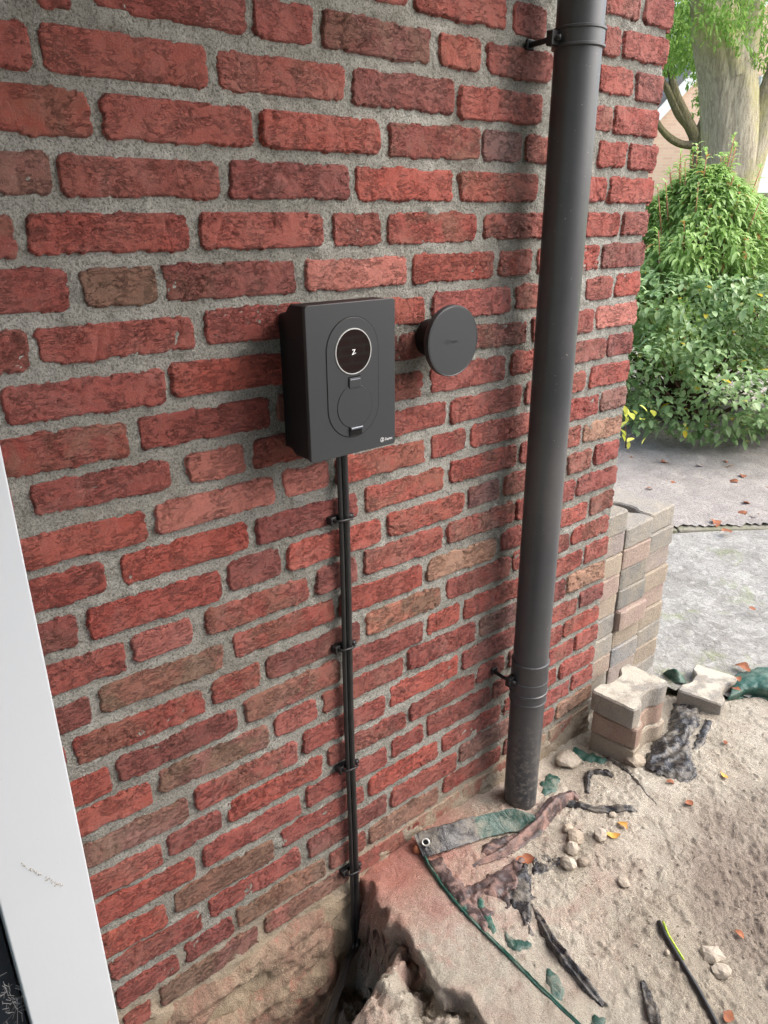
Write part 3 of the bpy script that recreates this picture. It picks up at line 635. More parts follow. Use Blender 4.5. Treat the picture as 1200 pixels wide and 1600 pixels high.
# carport roof that shades the wall (above the frame)
cp = thing('carport_roof', 'weathered boarded carport roof over the brick wall', 'roof', (.2, -1, .88))
for i in range(15): box('roof_board', (-2.6, -2.30+i*.223, 0), (.90, -2.30+i*.223+.218, .02), M['weathered'], cp, .002, 1)
box('roof_beam', (.82, -2.30, -.14), (.89, .96, -.001), M['weathered'], cp, .003, 1)
ow = thing('garden_wall', 'low red brick garden wall facing the house, mirrored in the charger display', 'wall', (0, -3.6, -1.4))
k = NT('plain_red_brickwork', .9, .1); sn = k.n('ShaderNodeTexBrick'); sn.inputs['Scale'].default_value = 1.0; sn.inputs['Brick Width'].default_value = .209; sn.inputs['Row Height'].default_value = .0625; sn.inputs['Mortar Size'].default_value = .007
sn.inputs['Color1'].default_value = (.30, .06, .045, 1); sn.inputs['Color2'].default_value = (.24, .07, .05, 1); sn.inputs['Mortar'].default_value = (.30, .29, .25, 1)
mp = k.n('ShaderNodeMapping'); mp.inputs['Rotation'].default_value = (math.pi/2, 0, 0); k.l(k.pos, mp.inputs[0]); k.l(mp.outputs[0], sn.inputs['Vector'])
box('wall_face', (-4.5, -.2, 0), (7.0, 0, 1.7), k.done(sn.outputs['Color']), ow, .004, 1)

# ================================================================== GROUND
far = bm = bmesh.new(); bmesh.ops.create_circle(bm, cap_ends=True, segments=64, radius=300, matrix=Matrix.Translation((20, 20, -1.80)))
k = NT('grass_ground', .95, .1); gm = k.done(k.mix(k.noise(1.5, 5, .7), (.07, .12, .03), (.16, .20, .07)))
tag(link('ground', bm_mesh('ground', bm), None, gm), kind='structure')

EDGE = [on_ground(*q)[:2] for q in ((590, 1403), (613, 1432), (643, 1452), (668, 1490), (694, 1538), (732, 1560), (768, 1602), (800, 1640), (870, 1720))]
EDGE = [(.714, .06), (.712, -.01)]+[tuple(e) for e in EDGE]+[(.69, -1.6)]
ey = np.array([e[1] for e in EDGE])[::-1]; exx = np.array([e[0] for e in EDGE])[::-1]
def edge_x(y): return np.interp(y, [-1.6, SB[3][1], SB[2][1], SB[0][1], .3], [2.4, SB[3][0], SB[2][0], SB[0][0]-.02, 1.75])
SB = [on_ground(*q)[:2] for q in ((1038, 1058), (1075, 1100), (1140, 1086), (1200, 1082))]
pb = [on_ground(px, py, -1.42) for px, py in ((585, 1440), (572, 1490), (578, 1545), (560, 1605), (520, 1680))]
PB = (np.array([.66]+[q[0] for q in pb]), np.array([.02]+[q[1] for q in pb])); print('pit', PB)
def sand_h(x, y):
    x = np.asarray(x, float); y = np.asarray(y, float)
    base = -1.298+.012*fbm(x*3.2, y*3.2, 1, 3)+.006*pn(x*9+3, y*9, 5)+.0017*fbm(x*36, y*36, 2, 5, .75)
    base = base-.030*sstep(.95, 1.45, x)*sstep(-.30, -.02, y)+.014*np.exp(-((x-.95)/.25)**2-((y+.02)/.08)**2)
    base = base-.03*np.exp(-((x-1.33)/.2)**2-((y+.62)/.16)**2)                      # dip in the dug soil
    rough = np.exp(-((x-1.40)/.30)**2-((y+.62)/.26)**2); base = base+rough*(.006*fbm(x*50, y*50, 4, 4, .7)+.006*np.abs(pn(x*26, y*26, 9)))
    base = base+.0035*sstep(.15, .5, fbm(x*14+8, y*14, 3, 4, .7))*sstep(.74, .9, x)
    base = base+.003*sstep(.1, .3, pn(x*70, y*70, 3))*sstep(.78, .95, x)*sstep(.3, 0, np.abs(fbm(x*5, y*5, 7, 2)))
    # the sand runs out where the paving starts
    bx = edge_x(y)
    base = base-.06*sstep(-.05, .12, x-bx+.03*fbm(x*8, y*8, 5, 3))
    # pit left of the cut edge
    ex = np.interp(y, ey, exx)
    d = ex+.012*fbm(y*16, x*5, 3, 3)+.004*pn(y*70, x*20, 1)-x
    flat = base*.3-.7*1.298+.0015*fbm(x*60, y*60, 8, 3)
    base = base*sstep(0, .16, -d)+flat*(1-sstep(0, .16, -d))
    pit = sstep(0.0, .060, d)
    fl = -.062+.040*sstep(.06, .12, d)-.03*sstep(.16, .30, d)+.026*fbm(x*11, y*11, 2, 4)+.014*fbm(x*38, y*38, 5, 4, .6)
    bd = np.interp(y, PB[1][::-1], PB[0][::-1])+.010*fbm(y*14, x*3, 4, 3)
    fl = fl-.30*sstep(.045, -.03, x-bd)*sstep(-.9, -.6, y)
    lip = .010*np.exp(-(d/.02)**2)*fbm(x*20, y*20, 9, 2)
    return base+pit*(fl+.008*fbm(x*75, y*75, 6, 3))+lip*(1-pit)
def warp_grid(x0, x1, y0, y1, st):
    nx = int((x1-x0)/st)+1; ny = int((y1-y0)/st)+1
    X, Y = np.meshgrid(np.linspace(x0, x1, nx), np.linspace(y0, y1, ny)); return X, Y, nx, ny
X, Y, nx, ny = warp_grid(-.10, 2.25, -1.25, .03, .0042)
Zs = sand_h(X, Y)
# the cut face is steep: push the band under the crust
ex = np.interp(Y, ey, exx); d = ex+.012*fbm(Y*16, X*5, 3, 3)+.004*pn(Y*70, X*20, 1)-X
inp = (X > .3)*1.0; X0 = X.copy()
X = X+inp*.048*sstep(0, .06, d)*sstep(.26, .07, d)
steep = sstep(.012, .03, d)*sstep(.10, .06, d)
bd = np.interp(Y, PB[1][::-1], PB[0][::-1]); st2 = sstep(.09, .03, np.abs(X0-bd-.005))
X = X+steep*(.016*fbm(Y*22, Zs*30, 3, 4)+.005*pn(Y*90, Zs*120, 5))+st2*inp*(.014*fbm(Y*20, Zs*26, 9, 4)); Y = Y+(steep+st2*inp)*.007*fbm(Y*40, Zs*40, 8, 3)
P = np.stack([X, Y, Zs], -1).reshape(-1, 3)
tag(link('sand', np_mesh('sand', P, grid_faces(nx, ny)), None, M['sand']), kind='structure')
X, Y, nx, ny = warp_grid(-2.5, 2.3, -3.2, -1.24, .03); Zc = -1.31+.02*fbm(X*3, Y*3, 1, 4)
tag(link('sand', np_mesh('sand', np.stack([X, Y, Zc], -1).reshape(-1, 3), grid_faces(nx, ny)), None, M['sand']), kind='structure')
def G(px, py, dz=0.0):                      # point of the sand surface seen at a photo position
    z = -1.3
    for _ in range(6): q = on_ground(px, py, z); z = float(sand_h(q[0], q[1]))+dz
    return Vector(on_ground(px, py, z))

# crumbs of sand: countless
def rock_mesh(name, size, seed, sub=2, flat=.7, jag=.35):
    bm = bmesh.new(); bmesh.ops.create_icosphere(bm, subdivisions=sub, radius=1)
    V = np.array([v.co[:] for v in bm.verts]); s = 1+jag*fbm(V[:, 0]*1.1+seed, V[:, 1]*1.1, V[:, 2]*1.1, 3)
    q = np.round(V*1.6+seed*.37)/1.6-seed*.37/1.6
    V2 = V*s[:, None]*.8+q*.2
    for v, c in zip(bm.verts, V2): v.co = (c[0]*size[0], c[1]*size[1], c[2]*size[2])
    return bm_mesh(name, bm)
protos = []
for i in range(6):
    bm = bmesh.new(); bmesh.ops.create_icosphere(bm, subdivisions=1, radius=1); V = np.array([v.co[:] for v in bm.verts]); s = 1+.5*pn(V[:, 0]*1.3+i*5, V[:, 1]*1.3, V[:, 2]*1.3)
    protos.append((V*s[:, None], np.array([[v.index for v in f.verts] for f in bm.faces]))); bm.free()
def scatter(name, pts, sizes, mat, dzf=.35):
    VV, FF, k = [], [], 0
    for q, s in zip(pts, sizes):
        V, F = protos[rng.integers(6)]; a = rng.uniform(0, 6.28); ca, sa = math.cos(a), math.sin(a)
        W = V*s*np.array([rng.uniform(.7, 1.3), rng.uniform(.7, 1.2), rng.uniform(.45, .9)]); W = np.stack([W[:, 0]*ca-W[:, 1]*sa, W[:, 0]*sa+W[:, 1]*ca, W[:, 2]], 1)
        VV.append(W+q+np.array([0, 0, s*dzf-.001])); FF.append(F+k); k += len(V)
    return tag(link(name, np_mesh(name, np.vstack(VV), np.vstack(FF), False), None, mat), kind='stuff')
n = 22000; xs = rng.uniform(.72, 2.1, n); ys = -np.abs(rng.uniform(.0, 1.15, n)); keep = fbm(xs*4, ys*4, 3, 3)+rng.uniform(-.4, .5, n) > 0
w2 = np.exp(-((xs-1.40)/.30)**2-((ys+.62)/.26)**2); keep |= rng.uniform(0, 1, n) < w2
keep &= ~((xs < .95-ys*0) & (xs < .86+.35*(-ys)) & (rng.uniform(0, 1, n) > .10))
xs, ys = xs[keep], ys[keep]; sz = .0007+.0030*rng.power(.35, len(xs))**1.0*rng.uniform(.3, 1, len(xs))
scatter('sand_crumbs', np.stack([xs, ys, sand_h(xs, ys)], 1), sz, M['sand'])
n = 30; xs = rng.uniform(.30, .60, n); ys = rng.uniform(-.42, -.03, n); scatter('sand_crumbs', np.stack([xs, ys, sand_h(xs, ys)], 1), .002+.007*rng.power(.4, n)*rng.uniform(0, 1, n), M['sand'])

# ------------------------------------------------------------------ clods and stones
def stone(name, label, cat, px, py, w, h, seed, mat, group=None, jag=.28, dz=0.0):
    q = G(px, py); me = rock_mesh(name, (w*.5, w*.42, h*.55), seed, 2, jag=jag)
    for p in me.polygons: p.use_smooth = False
    o = link(name, me, None, mat); o.location = q+Vector((0, 0, h*.28+dz)); o.rotation_euler = (0, 0, seed*1.3); return tag(o, label, cat, group)
SG = 'pale clods lying on the sand'
stone('sand_clod', 'pale clod resting against the orange leaf side, largest right of the yellow leaf pair', 'clod', 938, 1308, .034, .024, 3, M['stone'], SG)['label'] = 'whitish angular clod just left of the yellow leaves'
stone('sand_clod', 'flat grey clod in the middle of the clod group', 'clod', 899, 1310, .045, .022, 5, M['rubble'], SG)
stone('sand_clod', 'rounded pale clod below the flat grey one', 'clod', 893, 1330, .034, .026, 8, M['stone'], SG)
stone('sand_clod', 'pale wedge shaped clod lowest and leftmost of the clod group', 'clod', 888, 1353, .034, .026, 11, M['stone'], SG)
stone('sand_clod', 'small grey clod to the right of the wedge shaped one', 'clod', 911, 1350, .026, .020, 14, M['rubble'], SG)
stone('sand_clod', 'small dark clod at the top of the clod group', 'clod', 887, 1297, .026, .016, 17, M['rubble'], SG)
stone('sand_clod', 'low pale clod half sunk in the sand below the yellow leaves', 'clod', 974, 1380, .028, .012, 18, M['stone'], SG)
stone('sand_clod', 'two small pale lumps beside the tip of the black fold', 'clod', 957, 1275, .020, .012, 19, M['stone'], SG)['label'] = 'small pale lump under the tip of the long black fold'
stone('pebble', 'small round grey pebble left of the cut black cable', 'pebble', 1042, 1490, .012, .010, 20, M['stone'], jag=.1)
stone('rubble_block', 'rough mortar coated block lying right in front of the small paver stack', 'rubble', 990, 1192, .062, .036, 23, M['rubble'], jag=.3)
stone('rubble_block', 'brown rounded stone wedged under the left corner of the small paver stack', 'stone', 947, 1166, .046, .042, 26, M['rubble'], jag=.2)['label'] = 'rounded stone wedged beside the dark left face of the small paver stack'
stone('rubble_block', 'flat sandy lump at the wall right of the downpipe', 'rubble', 886, 1190, .07, .030, 29, M['stone'], jag=.3)
stone('rubble_block', 'small brown pebble under the tarp corner eyelet', 'pebble', 652, 1330, .022, .022, 31, M['leaf_red'], jag=.2)['label'] = 'small orange brown pebble beside the tarp corner at the wall'
stone('rubble_block', 'crumbled pale lump in the sand right of the cut black cable', 'rubble', 1112, 1498, .045, .022, 33, M['stone'], jag=.5)
stone('rubble_block', 'lower part crumbled pale lump', 'rubble', 1126, 1520, .038, .018, 36, M['stone'], jag=.5)['label'] = 'smaller crumbled lump just below the pale one right of the cut cable'

# ------------------------------------------------------------------ pavers
def paver_mesh(seed, L=.182, W=.122, waist=.086, T=.060):
    h = []; wl = waist/2
    pts = [(-L/2, -W/2), (-L/2+.040, -W/2), (-L/2+.062, -wl), (L/2-.062, -wl), (L/2-.040, -W/2), (L/2, -W/2)]
    pts += [(-x, -y) for x, y in pts]
    # denser outline with rounded corners
    Q = []
    n = len(pts)
    for i in range(n):
        a, b = Vector((*pts[i], 0)), Vector((*pts[(i+1) % n], 0)); m = max(3, int((b-a).length/.008))
        for j in range(m): Q.append(a+(b-a)*(j/m))
    for _ in range(1): Q = [(Q[i-1]+Q[i]*2+Q[(i+1) % len(Q)])/4 for i in range(len(Q))]
    def ring(z, ins): 
        out = []
        for i, q in enumerate(Q):
            t = (Q[(i+1) % len(Q)]-Q[i-1]).normalized(); nn = Vector((t.y, -t.x, 0)); v = q-nn*ins
            w = .0014*float(pn(v.x*60+seed*3.1, v.y*60, z*60)); out.append((v.x+nn.x*w, v.y+nn.y*w, z+.0008*float(pn(v.x*50, v.y*50, seed))))
        return out
    bm = bmesh.new(); loft(bm, [ring(.0, .003), ring(.003, .0), ring(T*.35, 0), ring(T*.7, 0), ring(T-.0045, .0), ring(T, .0040)])
    me = bm_mesh('paver', bm); smooth_by_angle(me, 28); return me
PM = [paver_mesh(i) for i in range(5)]
def paver(x, y, z, rz, col, label, group=None, sandy=0.0, m=0, tx=0, ty=0):
    o = link('paver', PM[m % 5], None); 
    if not PM[m % 5].materials: PM[m % 5].materials.append(M['paver'])
    o.location = (x, y, z); o.rotation_euler = (R_(tx), R_(ty), rz); o.color = (*col, sandy); return tag(o, label, 'paver', group)
GY, DG, PKT, TN, MV, BG = (.27, .26, .24), (.20, .20, .19), (.36, .27, .235), (.33, .275, .22), (.31, .265, .25), (.235, .24, .245)
Lc = [GY, MV, TN, PKT, TN, GY, GY, PKT, GY, DG]
Mc = [GY, PKT, DG, DG, PKT, TN, BG, MV, MV]
Rc = [GY, GY, MV, TN, PKT, TN, GY, TN, GY]
cn = {GY: 'grey', DG: 'dark grey', PKT: 'pinkish', TN: 'tan', MV: 'mauve grey', BG: 'blue grey'}
od = ['top', 'second', 'third', 'fourth', 'fifth', 'sixth', 'seventh', 'eighth', 'ninth', 'bottom']
rr = random.Random(4); SGP = 'pavers of the tall stack'
for nm, cs, xc, top in (('left', Lc, 1.573, -.705), ('middle', Mc, 1.706, -.765), ('right', Rc, 1.842, -.765)):
    for i, c in enumerate(cs):
        j = rr.uniform(.9, 1.1); lay = od[i] if i < len(cs)-1 else 'bottom'
        dy = rr.uniform(-.003, .004)-(.012 if (nm == 'middle' and i == 4) else 0)+(.010 if nm == 'right' else 0)
        pv = paver(xc+rr.uniform(-.002, .002), .115+dy, top-.0615*(i+1), math.pi/2+rr.uniform(-.02, .02), tuple(q*j for q in c),
              '%s paver, %s layer in the %s column of the tall stack by the corner' % (cn[c], lay, nm), SGP, .0, i+len(nm))
        pv.scale = (1, 1.0 if nm == 'left' else 1.08, 1)
sc_ = Vector((1.537, -.100)); zt = -1.14; GS = 'three pavers piled at the wall corner'
paver(sc_.x, sc_.y, zt-.060, R_(4), GY, 'sand dusted paver on top of the small pile at the wall corner', GS, .9, 1)
paver(sc_.x+.004, sc_.y-.002, zt-.1225, R_(9), (.29, .19, .155), 'reddish paver in the middle of the small pile at the wall corner', GS, .6, 2)
paver(sc_.x+.006, sc_.y-.006, zt-.185, R_(6), TN, 'sandy bottom paver of the small pile at the wall corner', GS, .9, 3)
paver(1.895, -.147, -1.332, R_(12), GY, 'sand topped grey paver lying beside the green tarp', None, 1.0, 4, -1, 2)

# ------------------------------------------------------------------ tarp patches
def patch(name, poly, mat, parent, dz=.004, amp=.006, freq=22, seed=0, st=.005, lift=None, sink=.006):
    """a crumpled sheet over the polygon (photo positions on the sand); its rim dips under the sand"""
    Q = np.array([tuple(G(*q))[:2] for q in poly]); a, b = Q.min(0)-.004, Q.max(0)+.004
    nx = max(4, int((b[0]-a[0])/st)); ny = max(4, int((b[1]-a[1])/st))
    X, Y = np.meshgrid(np.linspace(a[0], b[0], nx), np.linspace(a[1], b[1], ny))
    ins = np.zeros(X.shape, bool); dist = np.full(X.shape, 9.)
    for i in range(len(Q)):
        (x0, y0), (x1, y1) = Q[i], Q[(i+1) % len(Q)]
        c = ((y0 > Y) != (y1 > Y)) & (X < (x1-x0)*(Y-y0)/((y1-y0) if abs(y1-y0) > 1e-9 else 1e-9)+x0); ins ^= c
        L2 = (x1-x0)**2+(y1-y0)**2+1e-12; t = np.clip(((X-x0)*(x1-x0)+(Y-y0)*(y1-y0))/L2, 0, 1); dist = np.minimum(dist, np.hypot(X-x0-t*(x1-x0), Y-y0-t*(y1-y0)))
    sdst = np.where(ins, dist, -dist)+.006*fbm(X*50+seed, Y*50, 1, 3)
    w = fbm(X*freq+seed, Y*freq, 2, 2)
    an = seed*.9; Ua, Va = X*math.cos(an)+Y*math.sin(an), -X*math.sin(an)+Y*math.cos(an); f2 = freq*.45
    cr = 1-np.abs(pn(Ua*f2*.5+w*.4+seed, Va*f2*2.0-w*.5, 3))*2.6; cr = cr+.5*(1-np.abs(pn(Ua*f2*1.6+seed, Va*f2*3.5+w*.5, 7))*2.6)
    Z = sand_h(X, Y)+dz+amp*(cr*.55+w*.35)-sink*sstep(.006, -.004, sdst)*2
    if lift is not None: Z = Z+lift(X, Y, sdst)
    P = np.stack([X, Y, Z], -1).reshape(-1, 3); F = grid_faces(nx, ny)
    vals = sdst.reshape(-1)[F].max(1) > -.004
    F = F[vals]; used = np.unique(F); mp = -np.ones(len(P), int); mp[used] = np.arange(len(used))
    return link(name, np_mesh(name, P[used], mp[F]), parent, mat)
def ribbon(name, pts, mat, parent, thick=.5, seed=0, n=14, dz=0.0, rough=.25):
    """a rolled or folded edge: pts = (px, py, half width m, height m)"""
    C = [(G(a, b), w, h) for a, b, w, h in pts]; K = []
    for i in range(len(C)-1):
        for j in range(8):
            t = j/8; K.append((C[i][0].lerp(C[i+1][0], t), C[i][1]*(1-t)+C[i+1][1]*t, C[i][2]*(1-t)+C[i+1][2]*t))
    K.append(C[-1]); V = []
    for i, (q, w, h) in enumerate(K):
        t = (K[min(i+1, len(K)-1)][0]-K[max(i-1, 0)][0]); t.z = 0; t.normalize(); s = Vector((t.y, -t.x, 0))
        for k in range(n):
            a = math.pi*k/(n-1); r = 1+rough*.7*float(pn(i*.10+seed, k*.8, seed*1.7))+rough*.25*float(pn(i*.5, k*.5, seed)); zz_ = float(sand_h(q.x, q.y))
            V.append(tuple(q+s*(math.cos(a)*w*r))[:2]+(zz_+dz-.003+math.sin(a)*h*r+.22*h*math.sin(a*4+i*.07+seed),))
    return link(name, np_mesh(name, np.array(V), grid_faces(n, len(K))), parent, mat)
tp = thing('tarp', 'torn green and black tarp corner with an eyelet, mostly buried under sand by the downpipe', 'tarp', (0, 0, 0))
# corner flap with the eyelet
def sheet(name, rows, mat, parent, sub=9, amp=.003, seed=0, thick=.0012):
    """smooth sheet through a grid of points"""
    A = np.array([[tuple(p) for p in r] for r in rows]); m, n = A.shape[:2]
    def up(A, ax):
        A = np.moveaxis(A, ax, 0); k = len(A); t = np.linspace(0, k-1, (k-1)*sub+1); i = np.minimum(t.astype(int), k-2); f = (t-i).reshape(-1, 1, 1)
        g = lambda j: A[np.clip(j, 0, k-1)]
        p0, p1, p2, p3 = g(i-1), g(i), g(i+1), g(i+2)
        return np.moveaxis(.5*(2*p1+(p2-p0)*f+(2*p0-5*p1+4*p2-p3)*f*f+(3*p1-p0-3*p2+p3)*f**3), 0, ax)
    B = up(up(A, 0), 1); x, y = B[..., 0], B[..., 1]; w = fbm(x*25+seed, y*25, B[..., 2]*25, 3)
    B[..., 2] += amp*(w+.8*(1-2*np.abs(pn(x*45+w, y*30+seed, 2)))); B[..., 1] += amp*.5*fbm(x*30, y*30+seed, 5, 2)
    o = link(name, np_mesh(name, B.reshape(-1, 3), grid_faces(B.shape[1], B.shape[0])), parent, mat)
    md = o.modifiers.new('thickness', 'SOLIDIFY'); md.thickness = thick; return o
g = lambda px, py, up=0.0: tuple(G(px, py, up))
# green band: lifted edge from the corner at the wall to the foot of the pipe
sheet('corner_flap', [[g(738, 1277, .034), g(765, 1271, .036), g(800, 1264, .038), g(834, 1274, .030)],
                      [g(744, 1296, .018), g(772, 1288, .019), g(806, 1283, .018), g(840, 1288, .016)],
                      [g(750, 1312, .004), g(778, 1304, .004), g(812, 1300, .003), g(846, 1302, .002)]], M['green'], tp, 9, .0018, 1)
sheet('corner_flap', [[g(646, 1306, .026), g(656, 1300, .028), g(695, 1288, .031), g(740, 1276, .034)],
                      [g(654, 1323, .018), g(664, 1318, .019), g(702, 1308, .018), g(745, 1296, .0185)],
                      [g(662, 1342, .007), g(671, 1338, .008), g(708, 1327, .005), g(751, 1312, .0045)]], M['plastic'], tp, 9, .0022, 3)
q = G(665, 1316, .026); nrm = (Vector(CAM)-q).normalized(); up_ = Vector((0.12, 0, 1)); xa_ = up_.cross(nrm).normalized(); ya_ = nrm.cross(xa_)
bm = bmesh.new(); L = lambda r, h: [tuple(q+xa_*r*math.cos(2*math.pi*i/28)+ya_*r*.9*math.sin(2*math.pi*i/28)+nrm*h) for i in range(28)]
loft(bm, [L(.0095, .001), L(.0092, .0028), L(.0074, .0036), L(.0058, .0026), L(.0052, .0006)], cap=False)
link('eyelet', bm_mesh('eyelet', bm, True), tp, mat_simple('dull_eyelet', (.55, .55, .52), .4, .5, metal=.5))
bm = bmesh.new(); bm.faces.new([bm.verts.new(p) for p in L(.0056, .0016)]); link('eyelet_hole', bm_mesh('eyelet_hole', bm), tp, M['groove'])
# hemmed edge running from the corner to the bottom of the picture
ribbon('hem', [(655, 1322, .0045, .018), (668, 1352, .0042, .012), (690, 1385, .004, .009), (730, 1432, .004, .008), (780, 1480, .0045, .007), (830, 1530, .004, .007), (880, 1578, .004, .007), (930, 1625, .004, .007)], M['greenclean'], tp, seed=2, rough=.5)
patch('tarp_fold', [(666, 1346), (688, 1340), (700, 1352), (722, 1380), (748, 1412), (766, 1446), (760, 1462), (735, 1440), (712, 1408), (688, 1378)], M['brownplastic'], tp, .003, .005, 20, 3, st=.0035)
patch('tarp_fold', [(746, 1332), (772, 1312), (826, 1303), (812, 1326), (770, 1342)], M['brownplastic'], tp, .004, .006, 20, 9, st=.0035)
patch('tarp_fold', [(716, 1392), (752, 1376), (790, 1352), (822, 1338), (816, 1366), (806, 1398), (796, 1424), (780, 1404), (752, 1398), (744, 1412), (728, 1410)], M['brownplastic'], tp, .005, .007, 20, 7, st=.0035)
patch('tarp_fold', [(776, 1402), (798, 1378), (822, 1350), (827, 1395), (834, 1440), (836, 1462), (826, 1460), (812, 1432), (798, 1418)], M['plastic'], tp, .008, .008, 16, 5, st=.0035)
patch('tarp_fold', [(745, 1418), (758, 1412), (772, 1424), (768, 1440), (756, 1436)], M['brownplastic'], tp, .003, .004, 20, 6, st=.0035)
patch('tarp_fold', [(824, 1338), (846, 1330), (878, 1338), (888, 1346), (866, 1358), (850, 1368), (830, 1374)], M['plastic'], tp, -.001, .003, 20, 51, st=.0035)
patch('tarp_patch', [(742, 1404), (752, 1400), (764, 1424), (780, 1452), (772, 1464), (756, 1446)], M['greenclean'], tp, .001, .003, 24, 41, st=.0035)
ribbon('tarp_fold', [(738, 1352, .004, .004), (776, 1340, .010, .018), (806, 1322, .013, .026), (838, 1296, .015, .034), (868, 1262, .017, .034), (893, 1245, .012, .020), (905, 1250, .006, .008)], M['brownplastic'], tp, seed=7, rough=.5)
ribbon('tarp_fold', [(872, 1254, .008, .012), (900, 1260, .010, .014), (930, 1266, .009, .012), (965, 1266, .009, .013), (988, 1266, .008, .012), (996, 1268, .003, .004)], M['plastic'], tp, seed=11, rough=.5)
patch('tarp_fold', [(842, 1225), (862, 1205), (878, 1218), (872, 1240), (850, 1245)], M['green'], tp, .002, .003, 20, 12)
patch('tarp_fold', [(880, 1178), (900, 1170), (930, 1180), (948, 1188), (940, 1194), (905, 1188), (885, 1186)], M['greenclean'], tp, .006, .006, 20, 13)
ribbon('tarp_fold', [(918, 1240, .006, .006), (917, 1216, .010, .013), (924, 1208, .009, .010), (945, 1208, .010, .012), (958, 1214, .007, .008)], M['plastic'], tp, seed=14, rough=.6)
ribbon('tarp_fold', [(946, 1186, .008, .008), (968, 1196, .006, .006), (990, 1215, .004, .005), (1010, 1240, .003, .004), (1026, 1258, .002, .003)], M['plastic'], tp, seed=15, rough=.5)
ribbon('tarp_fold', [(832, 1412, .003, .003), (845, 1440, .009, .010), (862, 1475, .011, .015), (888, 1510, .012, .016), (918, 1545, .011, .014), (944, 1570, .005, .005)], M['plastic'], tp, seed=16, rough=.5)
ribbon('tarp_fold', [(1003, 1533, .004, .006), (1010, 1556, .010, .012), (1020, 1580, .011, .014), (1026, 1606, .012, .012), (1030, 1640, .008, .006)], M['plastic'], tp, seed=17, rough=.6)
for i, pl_ in enumerate(([(782, 1440), (800, 1462), (826, 1470), (842, 1466), (828, 1486), (800, 1490), (786, 1470)], [(850, 1500), (868, 1524), (886, 1548), (884, 1568), (862, 1560), (850, 1535)], [(925, 1578), (950, 1590), (948, 1612), (920, 1606)], [(700, 1378), (726, 1400), (742, 1430), (735, 1440), (712, 1410)])):
    patch('tarp_patch', pl_, M['green'], tp, .002, .004, 30, 20+i)
ps = thing('plastic_sheet', 'shiny black plastic sheet crumpled on the sand between the pavers', 'plastic sheet', (0, 0, 0))
patch('sheet_piece', [(1050, 1098), (1075, 1092), (1092, 1106), (1088, 1130), (1072, 1160), (1078, 1195), (1085, 1214), (1070, 1220), (1040, 1212), (1014, 1204), (1010, 1180), (1020, 1165), (1045, 1148), (1052, 1120)], M['plastic'], ps, .012, .012, 14, 31, st=.004)
patch('sheet_piece', [(1104, 1124), (1118, 1126), (1108, 1148), (1096, 1170), (1080, 1172), (1090, 1146)], M['plastic'], ps, .004, .006, 18, 32, st=.004)
tg = thing('green_tarp_roll', 'folded dark green tarp lying on the paving at the right edge', 'tarp', (0, 0, 0))
def fold(name, rows, mat, par, amp, seed): return sheet(name, rows, mat, par, 9, amp, seed, .003)
w = lambda px, py, z: tuple(on_ground(px, py, z))
fold('tarp_layer', [[w(1136, 1099, -1.315), w(1170, 1090, -1.315), (w(1210, 1098, -1.31)), w(1260, 1110, -1.31)], [w(1140, 1088, -1.29), w(1172, 1074, -1.275), w(1205, 1078, -1.27), w(1260, 1090, -1.27)],
                    [w(1146, 1066, -1.285), w(1175, 1054, -1.270), w(1206, 1056, -1.265), w(1262, 1064, -1.265)], [w(1148, 1052, -1.312), w(1176, 1044, -1.312), w(1206, 1040, -1.312), w(1262, 1044, -1.312)]], M['greenclean'], tg, .004, 2)
fold('tarp_layer', [[w(1132, 1102, -1.325), w(1170, 1097, -1.325), w(1210, 1104, -1.325), w(1262, 1118, -1.325)], [w(1134, 1094, -1.312), w(1172, 1088, -1.305), w(1207, 1094, -1.30), w(1262, 1108, -1.30)], [w(1136, 1084, -1.318), w(1172, 1078, -1.316), w(1207, 1084, -1.312), w(1262, 1096, -1.312)]], M['greenclean'], tg, .003, 5)
tg2 = thing('green_tarp_fold', 'dark green fold of tarp standing up between the tall stack and the single paver', 'tarp', (0, 0, 0))
fold('tarp_layer', [[w(1032, 1056, -1.33), w(1044, 1048, -1.28), w(1056, 1046, -1.265), w(1066, 1060, -1.31)], [w(1040, 1066, -1.33), w(1052, 1058, -1.295), w(1062, 1056, -1.285), w(1072, 1068, -1.325)], [w(1046, 1078, -1.33), w(1056, 1070, -1.31), w(1066, 1068, -1.30), w(1078, 1078, -1.33)]], M['greenclean'], tg2, .003, 8)

# ------------------------------------------------------------------ cut cable with earth wire
cc = thing('cut_cable', 'cut black cable with a yellow green wire on the sand at lower right', 'cable', tuple(G(1060, 1500)))
o0 = G(1060, 1500)
pts = [G(*q, .004)-o0 for q in ((1029, 1440), (1040, 1462), (1054, 1486), (1072, 1516), (1090, 1545), (1108, 1578), (1122, 1606), (1140, 1650), (1150, 1690))]
tube('sheath', pts, .0046, M['cable'], cc, 12)
yw = mat_simple('earth_wire_yellow_green', (.52, .60, .03), .45, .4, var=(.14, .34, .03), vs=160)
tube('earth_wire', [G(*q, .006)-o0 for q in ((1036, 1440), (1044, 1460), (1056, 1480), (1068, 1499))], .0022, yw, cc, 8)

